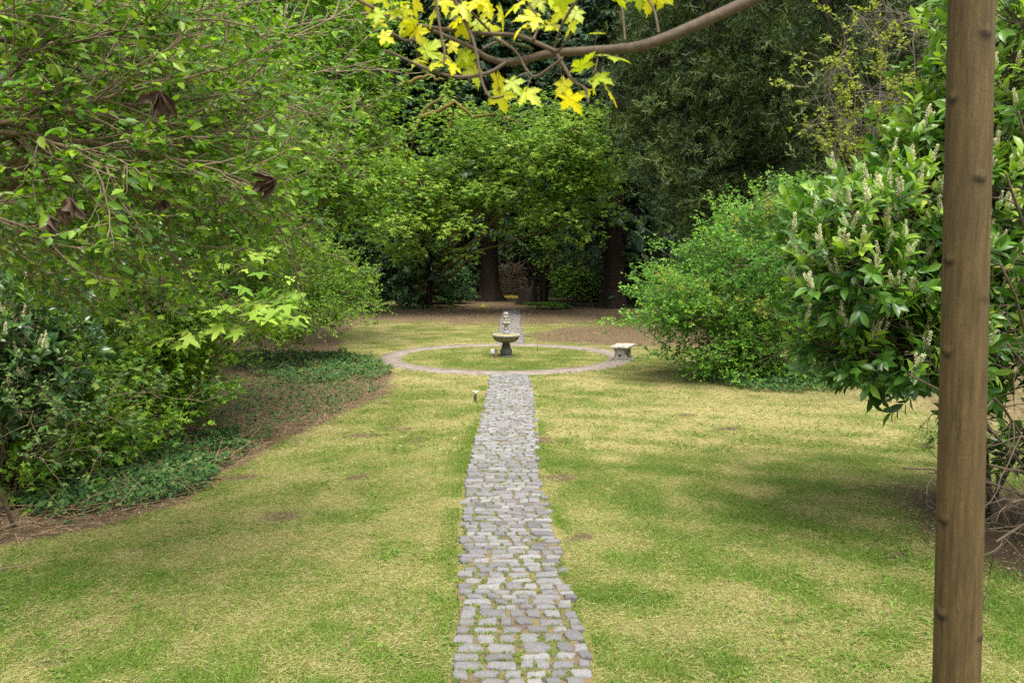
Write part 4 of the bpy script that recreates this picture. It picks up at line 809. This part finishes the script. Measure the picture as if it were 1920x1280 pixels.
r = np.random.default_rng(3); mo = MB(); n = 900; a_ = r.random(n) * 6.283; rr = .325 * r.random(n) ** .5
part(lathe([(.325, .605), (.27, .628), (.15, .64), (0, .645)], 30, 7, .02), 'moss', M_moss, bw)
part(lathe([(.085, .63), (.095, .66), (.09, .715), (.07, .735), (.062, .76), (0, .76)], 24), 'riser', M_blue, ft)
part(lathe([(.055, .76), (.075, .785), (.07, .81), (.045, .83), (.042, .87), (.06, .90), (.09, .925), (.118, .945), (.122, .975), (.10, .995), (.07, 1.005), (0, 1.005)], 40, 10, .05, (.925, .995)), 'small_bowl', M_cast2, ft)
fin = lathe([(.085, 1.0), (.092, 1.03), (.08, 1.07), (.068, 1.09), (.086, 1.115), (.09, 1.14), (.074, 1.16), (.06, 1.172), (.072, 1.19), (.074, 1.215), (.06, 1.245), (.036, 1.265), (0, 1.275)], 36, 5, .14, None, .9)
part(fin, 'finial', M_cast2, ft)

# bench (seen from its end)
def prism(outline, y0, y1, bev=.012):
    o_ = np.array(outline, float); c_ = o_.mean(0); n = len(o_); ins = c_ + (o_ - c_) * (1 - bev / .2)
    V = np.concatenate([np.stack([p_[:, 0], np.full(n, y), p_[:, 1]], -1) for p_, y in ((ins, y0), (o_, y0 + bev), (o_, y1 - bev), (ins, y1))])
    j = np.arange(n); j2 = (j + 1) % n; q = np.concatenate([np.stack([j + k * n, j2 + k * n, j2 + (k + 1) * n, j + (k + 1) * n], -1) for k in range(3)])
    mbx = MB().add(V, [q]); mbx.f.append((np.arange(n)[::-1][None], 0, False)); mbx.f.append((np.arange(n)[None] + 3 * n, 0, False)); return mbx
bc = gp(1163, 679)
be = empty('stone_bench', (bc[0], bc[1], 0), 'weathered white stone bench with carved legs standing on the right of the ring', 'bench'); be.rotation_euler = (0, 0, math.radians(-20))
half = [(.20, .0), (.205, .035), (.185, .06), (.15, .075), (.165, .11), (.17, .15), (.15, .22), (.145, .28), (.165, .34), (.18, .37), (.18, .39)]
leg_o = half + [(-x, z) for x, z in half[::-1]]
heart = [(0, -.05), (-.03, -.02), (-.05, .012), (-.045, .034), (-.025, .04), (0, .022), (.025, .04), (.045, .034), (.05, .012), (.03, -.02)][::-1]
for yy in (.0, .62):
    lg = part(prism(leg_o, -.05, .06), 'leg', M_cast, be, (0, yy, 0))
    pan = prism([(-.115, .10), (.115, .10), (.125, .2), (.11, .27), (.13, .345), (-.13, .345), (-.11, .27), (-.125, .2)], -.06, -.045, .006); part(pan, 'carved_panel', M_cast, lg)
    part(prism([(x, z + .19) for x, z in heart], -.072, -.055, .006), 'heart', M_dark, lg)
    part(prism([(-.23, -.01), (.23, -.01), (.23, .035), (.20, .05), (-.20, .05), (-.23, .035)], -.075, .085), 'foot', M_cast, lg)
    for sg in (-1, 1):
        th = np.linspace(0, 4.5, 16); rr = .045 * (1 - th / 7); part(tubes(MB(), np.stack([sg * (.19 + rr * np.cos(th)), 0 * th - .02, .09 + rr * np.sin(th)], -1)[None], .02, .012, 8), 'scroll', M_cast, lg)
# slab with worn wavy edge
r = np.random.default_rng(12); oy = []; W_, L0, L1 = .245, -.16, .80
for k in range(10): oy.append((-W_ + r.normal(0, .008), L0 + (L1 - L0) * k / 10))
for k in range(5): oy.append((-W_ + 2 * W_ * k / 5, L1 + r.normal(0, .01)))
for k in range(10): oy.append((W_ + r.normal(0, .008), L1 - (L1 - L0) * k / 10))
for k in range(6): oy.append((W_ - 2 * W_ * k / 6, L0 + (.03 if k in (2, 3) else 0) + r.normal(0, .018)))
o_ = np.array(oy); n = len(o_); c_ = o_.mean(0); ins = c_ + (o_ - c_) * .95
V = np.concatenate([np.stack([p_[:, 0], p_[:, 1], z + .006 * r.standard_normal(n)], -1) for p_, z in ((ins, .385), (o_, .397), (o_, .425), (ins, .442))]); V = np.concatenate([V, [[c_[0], c_[1], .445]]])
j = np.arange(n); j2 = (j + 1) % n; q = np.concatenate([np.stack([j2 + k * n, j + k * n, j + (k + 1) * n, j2 + (k + 1) * n], -1) for k in range(3)])
mbx = MB().add(V, [q, np.stack([j + 3 * n, np.full(n, 4 * n), j2 + 3 * n], -1)]); mbx.f.append((j[None], 0, False)); part(mbx, 'seat', M_cast, be)

# small fittings
def box(x0, x1, y0, y1, z0, z1, bev=.006):
    return prism([(x0, z0), (x1, z0), (x1, z1), (x0, z1)], y0, y1, bev)
c_ = gp(930, 671); e = empty('electric_post', (*c_[:2], 0), 'short brown wooden post with a grey outlet box left of the fountain', 'post')
part(box(-.035, .035, -.045, .045, -.05, .255), 'post', M_wood, e); bx_ = part(box(-.15, -.037, -.05, .045, .13, .25), 'outlet_box', M_plastic, e); part(box(-.135, -.055, -.062, -.052, .15, .235, .003), 'cover', M_plastic, bx_); part(tubes(MB(), np.array([[[-.05, -.02, .13], [-.05, -.02, .0], [-.05, -.02, -.05]]]), .014, .014, 8), 'conduit', M_metal, e)
c_ = gp(892, 753); e = empty('lawn_sprinkler', (*c_[:2], 0), 'short dark sprinkler riser with pale two armed head left of the cobbled path', 'sprinkler')
part(lathe([(.016, -.03), (.022, 0), (.02, .05), (.017, .13), (.02, .135), (.02, .16), (0, .16)], 14), 'riser', M_metal, e); part(tubes(MB(), np.array([[[-.02, 0, .03], [-.03, -.01, .09], [-.018, -.01, .15]]]), .012, .012, 8), 'hose', M_hose, e)
hd = part(lathe([(.012, .16), (.02, .175), (.02, .2), (.01, .215), (0, .218)], 14), 'head', M_pale, e)
for sg in (-1, 1): part(tubes(MB(), np.array([[[0, 0, .19], [sg * .03, 0, .20], [sg * .065, -.01, .222]]]), .009, .007, 8), 'arm', M_pale, hd)
c_ = gp(1008, 657); e = tag(tubes(MB(), np.array([[[0, 0, -.05], [.0, 0, .2], [-.01, 0, .37]]]), .009, .007, 6).build('metal_stake', M_metal), 'thin rusty upright stake inside the ring right of the fountain', 'stake'); e.location = (*c_[:2], 0)
for k, (px, py, hgt, lab) in enumerate(((820, 672, .22, 'left one of two thin dead stalks in the left half of the ring'), (826, 673, .26, 'right one of two thin dead stalks in the left half of the ring'))):
    c_ = gp(px, py); o = tag(tubes(MB(), np.array([[[0, 0, -.03], [.01, 0, hgt * .5], [-.01 + .03 * k, 0, hgt]]]), .005, .003, 5).build('dead_stalk', M_metal), lab, 'stalk', 'dead stalks in the ring'); o.location = (*c_[:2], 0)
c_ = gp(905, 577); o = tag(MB().add(palmate([(-115, .55), (-58, .9), (0, 1), (58, .9), (115, .55)], False, 3, -.3)[0] * .45, palmate([(-115, .55), (-58, .9), (0, 1), (58, .9), (115, .55)], False, 3, -.3)[1], .9).build('fallen_leaf', M_maple), 'large pale yellow fallen leaf at the forest end of the path', 'leaf'); o.location = (*c_[:2], .06)
c_ = gp(15, 1072); o = tag(tubes(MB(), grow(np.random.default_rng(2), [(c_[0] - .25, c_[1], .03)], [(1, -.15, 0)], [.42], 6, .08), .009, .005, 7).build('fallen_stick', M_twig), 'grey stick lying on the lawn at the left edge of the picture', 'stick')
# curled dead leaves caught in the arching shrub
def dead_leaf(px, py, Yd, L, rot, label, seed):
    r = np.random.default_rng(seed); nu, nv = 7, 12; mbx = MB()
    for kk in range(4):
        u, v = np.meshgrid(np.linspace(-1, 1, nu), np.linspace(0, 1, nv)); ll = r.uniform(.6, 1.0); w = .13 * np.sin(np.pi * np.clip(v * .93 + .05, 0, 1)) ** .6 * (1 + .3 * np.sin(11 * v + kk) * np.abs(u)); cu = r.uniform(1.6, 2.6); ph = r.uniform(0, 6); fa = (kk - 1.5) * .42 + r.normal(0, .12)
        x = w * np.sin(u * cu) / cu * 2; z = w * (1 - np.cos(u * cu)) * 1.2 + .10 * np.sin(v * 5 + ph) * v + .012 * r.standard_normal(u.shape) + .05 * kk; y = v * ll + .03 * np.sin(v * 8 + ph)
        V = np.stack([x * math.cos(fa) + y * math.sin(fa), x * math.sin(fa) - y * math.cos(fa), z], -1).reshape(-1, 3) * L
        k_ = np.arange(nu * nv).reshape(nv, nu); q = np.stack([k_[:-1, :-1], k_[:-1, 1:], k_[1:, 1:], k_[1:, :-1]], -1).reshape(-1, 4)
        mbx.add(V, [q], np.clip(.4 + .3 * (u ** 2).ravel() + .12 * r.standard_normal(len(V)), 0, 1), 0, True)
    tubes(mbx, np.array([[[0, 0, .05], [0, .12, .04], [.03, .3, .0]]]) * L, .012 * L, .008 * L, 5, .2); o = tag(mbx.build('dead_leaf', M_deadleaf), label, 'dead leaf', 'curled dead leaves in the arching shrub'); o.location = tuple(at(px, py, Yd)); o.rotation_euler = (math.radians(80), math.radians(rot), math.radians(seed * 37 % 90 - 40)); return o
dead_leaf(520, 340, 4.9, .20, 60, 'brown curled dead leaf, the rightmost one hanging in the arching shrub', 1)
dead_leaf(300, 178, 4.7, .22, 10, 'dark dead leaf, the highest of those hanging in the arching shrub', 2)
dead_leaf(140, 375, 4.5, .22, -15, 'large dark crumpled dead leaf at the far left, below the others', 3)
dead_leaf(312, 376, 4.8, .11, 20, 'small folded dead leaf between the large dark one and the rightmost one', 4)
dead_leaf(105, 410, 4.6, .16, -40, 'crumpled dead leaf just left of and below the large dark one', 5)

# ------------------------------------------------------------------ near maple: trunk, branch, yellow leaves
base_t = at(1822, 0, 2.2); low = at(1793, 1280, 2.2); k = (0 - base_t[2]) / (low[2] - base_t[2]); foot = base_t + (low - base_t) * k
mt = empty('maple_tree', (foot[0], foot[1], 0), 'young maple with smooth brown trunk close at the right and yellow leaves overhead', 'tree'); inv = Matrix.Translation(-Vector((foot[0], foot[1], 0)))
zs = np.concatenate([np.linspace(-.2, 1.2, 20), np.linspace(1.2, 3.7, 300)[1:], np.linspace(3.7, 6.4, 20)[1:]]); m = 56; a_ = np.arange(m) * 2 * math.pi / m
cx = foot[0] + (base_t[0] - foot[0]) * zs / base_t[2]; r0 = np.interp(zs, [-.2, 0, .4, 1.5, 2.7, 3.5, 6.4], [.09, .078, .069, .0625, .0585, .0565, .022])
RAD = np.repeat(r0[:, None], m, 1)
scars = [(1850, 62, 1.0), (1782, 180, .8), (1838, 335, .9), (1772, 490, .8), (1762, 665, .9), (1757, 985, .9), (1748, 1165, 1.3), (1845, 1200, .9), (1850, 560, .35)]
scl = []; SC = np.zeros_like(RAD)
for px, py, am in scars:
    zc = at(px, py, 2.14)[2]; cxi = np.interp(zc, zs, cx); ri = np.interp(zc, zs, r0); sx = np.clip((at(px, py, 2.14)[0] - cxi) / ri, -.97, .97); ang = -math.acos(sx)
    da = np.angle(np.exp(1j * (a_ - ang)))[None]; dz = (zs - zc)[:, None]
    RAD += am * .007 * np.exp(-(da / .24) ** 2 - (dz / .014) ** 2) - am * .004 * np.exp(-(da / .22) ** 2 - ((dz + .006) / .008) ** 2)
    SC += am * 1.2 * np.exp(-(da / .34) ** 4 - ((dz + .006 - .09 * da ** 2 + .004 * np.sin(9 * da)) / .009) ** 2) + .25 * np.exp(-(da / .55) ** 2 - ((dz + .005 - .02 * (1 - np.cos(da))) / .003) ** 2); scl.append((zc, ang, am))
RAD *= 1 + .012 * (fbm(np.repeat(a_[None], len(zs), 0) * 2, np.repeat(zs[:, None], m, 1) * 1.5, .5, 3) - .5)
V = np.stack([cx[:, None] + RAD * np.cos(a_), foot[1] + RAD * np.sin(a_), np.repeat(zs[:, None], m, 1)], -1).reshape(-1, 3); k_ = (np.arange(len(zs) - 1) * m)[:, None]; j = np.arange(m)[None]; j2 = (j + 1) % m
o = MB().add(V, [np.stack([k_ + j, k_ + j2, k_ + m + j2, k_ + m + j], -1).reshape(-1, 4)], np.clip(SC, 0, 1).ravel(), 0, True).build('trunk', M_bark, mt); o.matrix_parent_inverse = inv
DB = 2.05
def px_tube(mb, pl, w0, w1, d0=DB, d1=None, nseg=10, m=8):
    d1 = d0 if d1 is None else d1; n = len(pl); P = np.array([at(p_[0], p_[1], d0 + (d1 - d0) * i / (n - 1)) for i, p_ in enumerate(pl)])
    s_ = np.linspace(0, n - 1, (n - 1) * 5 + 1); i = np.clip(s_.astype(int), 0, n - 2); f = (s_ - i)[:, None]; Pm = P[np.clip(i - 1, 0, n - 1)]; P0 = P[i]; P1 = P[i + 1]; P2 = P[np.clip(i + 2, 0, n - 1)]
    Q_ = .5 * ((2 * P0) + (-Pm + P1) * f + (2 * Pm - 5 * P0 + 4 * P1 - P2) * f * f + (-Pm + 3 * P0 - 3 * P1 + P2) * f ** 3)
    tubes(mb, Q_[None], w0 / 2 * DB / F, w1 / 2 * DB / F, m); return Q_
mb = MB(); tp = at(1822, -180, 2.2)
px_tube(mb, [(1822, -170), (1650, -95), (1500, -40), (1420, -5), (1330, 36), (1240, 74), (1180, 90), (1100, 96), (1030, 101), (985, 112), (950, 117), (915, 109), (888, 92), (860, 78), (812, 58)], 28, 6, 2.2, 2.05, m=12)
o = mb.build('branch', M_branch, mt); o.matrix_parent_inverse = inv
tw = []
for pl, w0, w1, d1 in (([(1042, 97), (990, 74), (960, 66), (900, 63), (830, 55), (780, 46), (730, 28), (680, 5), (640, -20)], 9, 6, 2.15), ([(948, 118), (920, 135), (880, 144), (840, 142), (790, 125), (740, 102), (720, 95)], 8, 4, 1.98), ([(1045, 104), (1060, 130), (1075, 152), (1098, 168), (1103, 195)], 8, 5, 2.0), ([(816, -10), (826, 60), (834, 100), (826, 132)], 6, 4, 2.0), ([(848, -10), (884, 68), (893, 100), (905, 158), (922, 184), (945, 180)], 7, 4, 1.98), ([(925, 70), (965, 95), (985, 128), (1003, 144), (1030, 128), (1056, 108)], 6, 5, 2.0),
                       ([(1088, -10), (1055, 45), (1038, 95)], 6, 5, 2.1), ([(1172, 76), (1168, 30), (1163, -5)], 5, 4, 2.1), ([(1235, 62), (1228, 25), (1215, -2)], 5, 4, 2.1), ([(905, 92), (940, 78), (1000, 92)], 5, 3, 2.1), ([(788, 50), (775, 72), (758, 76), (742, 66)], 5, 4, 2.0), ([(1000, 75), (1010, 40), (990, 5)], 5, 3, 2.1), ([(1110, 100), (1120, 112), (1112, 140)], 4, 3, 2.0), ([(850, -10), (880, 20), (905, 45), (925, 66)], 6, 4, 2.1), ([(1075, 60), (1060, 82), (1045, 98)], 4, 4, 2.1)):
    mb = MB(); q = px_tube(mb, pl, w0, w1, DB, d1, m=6); o = mb.build('twig', M_branch, mt); o.matrix_parent_inverse = inv; tw.append(q)
TW = np.concatenate(tw); r = np.random.default_rng(33)
lv = [(715, 45, 34), (728, 72, 32), (752, 52, 38), (768, 58, 40), (775, 15, 44), (722, 3, 38), (809, 36, 38), (812, 84, 50), (798, 104, 42), (790, 118, 34), (848, 128, 42), (862, 108, 42), (880, 118, 46), (830, 104, 38), (893, 142, 46), (930, 158, 38), (967, 163, 40), (942, 192, 48), (998, 180, 50), (872, 20, 48), (908, 28, 36), (928, 62, 50), (945, 38, 52), (988, 30, 54), (1012, 45, 48), (1032, 50, 38), (1070, 30, 46), (1066, 55, 40), (960, 12, 44), (1000, 8, 44), (1040, 6, 42), (850, 42, 40), (835, 12, 40), (745, 2, 40), (890, 4, 44),
      (1098, 112, 54), (1150, 106, 58), (1133, 147, 44), (1115, 165, 34), (1065, 168, 46), (1078, 196, 52), (1150, 181, 46), (1088, 178, 38), (1218, 6, 52), (1160, 2, 40), (1198, 2, 40), (700, 28, 36), (785, 70, 38), (905, 50, 38), (970, 55, 40), (1045, 30, 42), (760, 28, 36), (1120, 60, 26), (915, 8, 42), (870, 60, 34), (1058, 12, 42), (855, 92, 34), (1240, 2, 40), (690, 8, 36), (735, 20, 36), (820, 122, 32)]
P, D, N_, s_, t_ = [], [], [], [], []; pet = MB()
for (px, py, sz) in lv:
    c_ = at(px, py, DB + r.uniform(-.06, .10)); L = sz * 1.12 * DB / F * .70; up = r.uniform(0, 1)
    d = np.array([r.normal(0, .55), r.normal(-.1, .5), -.9 + .5 * abs(r.normal())]); d = nrm(d); nn = nrm(np.array([r.normal(0, .35), -.75 + .45 * r.normal(), .75]))
    st0 = c_ - d * L * .42; P.append(st0); D.append(d); N_.append(nn); s_.append(L); t_.append(r.random())
    q = TW[np.argmin(((TW - st0) ** 2).sum(1) + 0 * r.random(len(TW)))]; dist = np.linalg.norm(q - st0)
    if dist < .09: tubes(pet, bez([q], [(q + st0) / 2 + [0, 0, .012]], [st0], 5), .0011, .0009, 4)
P, D, N_, s_, t_ = map(np.array, (P, D, N_, s_, t_))
o = pet.build('leaf_stalks', M_twig, mt, kind='stuff'); o.matrix_parent_inverse = inv
leaf_objects(mt, np.array([foot[0], foot[1], 0]), MAPLE, M_maple, P, D, N_, s_, t_, np.arange(len(P)))
# the rest of its crown, above the picture
topc = np.array([np.interp(5.0, zs, cx), foot[1], 0]); r = np.random.default_rng(35); n = 16; az = np.arange(n) * 2.4; zz_ = np.linspace(4.3, 6.2, n)
b0 = np.stack([np.interp(zz_, zs, cx), np.full(n, foot[1]), zz_], -1); br = grow(r, b0, np.stack([np.cos(az), np.sin(az), .5 + 0 * az], -1), 1.5 - .4 * (zz_ - 4.3), 8, .08); mb = MB(); tubes(mb, br, .014, .005, 6); p, d, i, t = spawn(r, br, 4, .5, 1, .7, .2, per=True); s1 = grow(r, p, d, .35, 4, .12); tubes(mb, s1, .004, .002, 4)
o = mb.build('upper_branches', M_branch, mt); o.matrix_parent_inverse = inv
q, dd, nn, i = leaves_on(r, s1, 4); mb = MB(); scatter(mb, BIGMAPLE[0], q, dd, nn, r.uniform(.05, .08, len(q)), r.random(len(q))); o = mb.build('upper_leaves', M_maple, mt, kind='stuff'); o.matrix_parent_inverse = inv
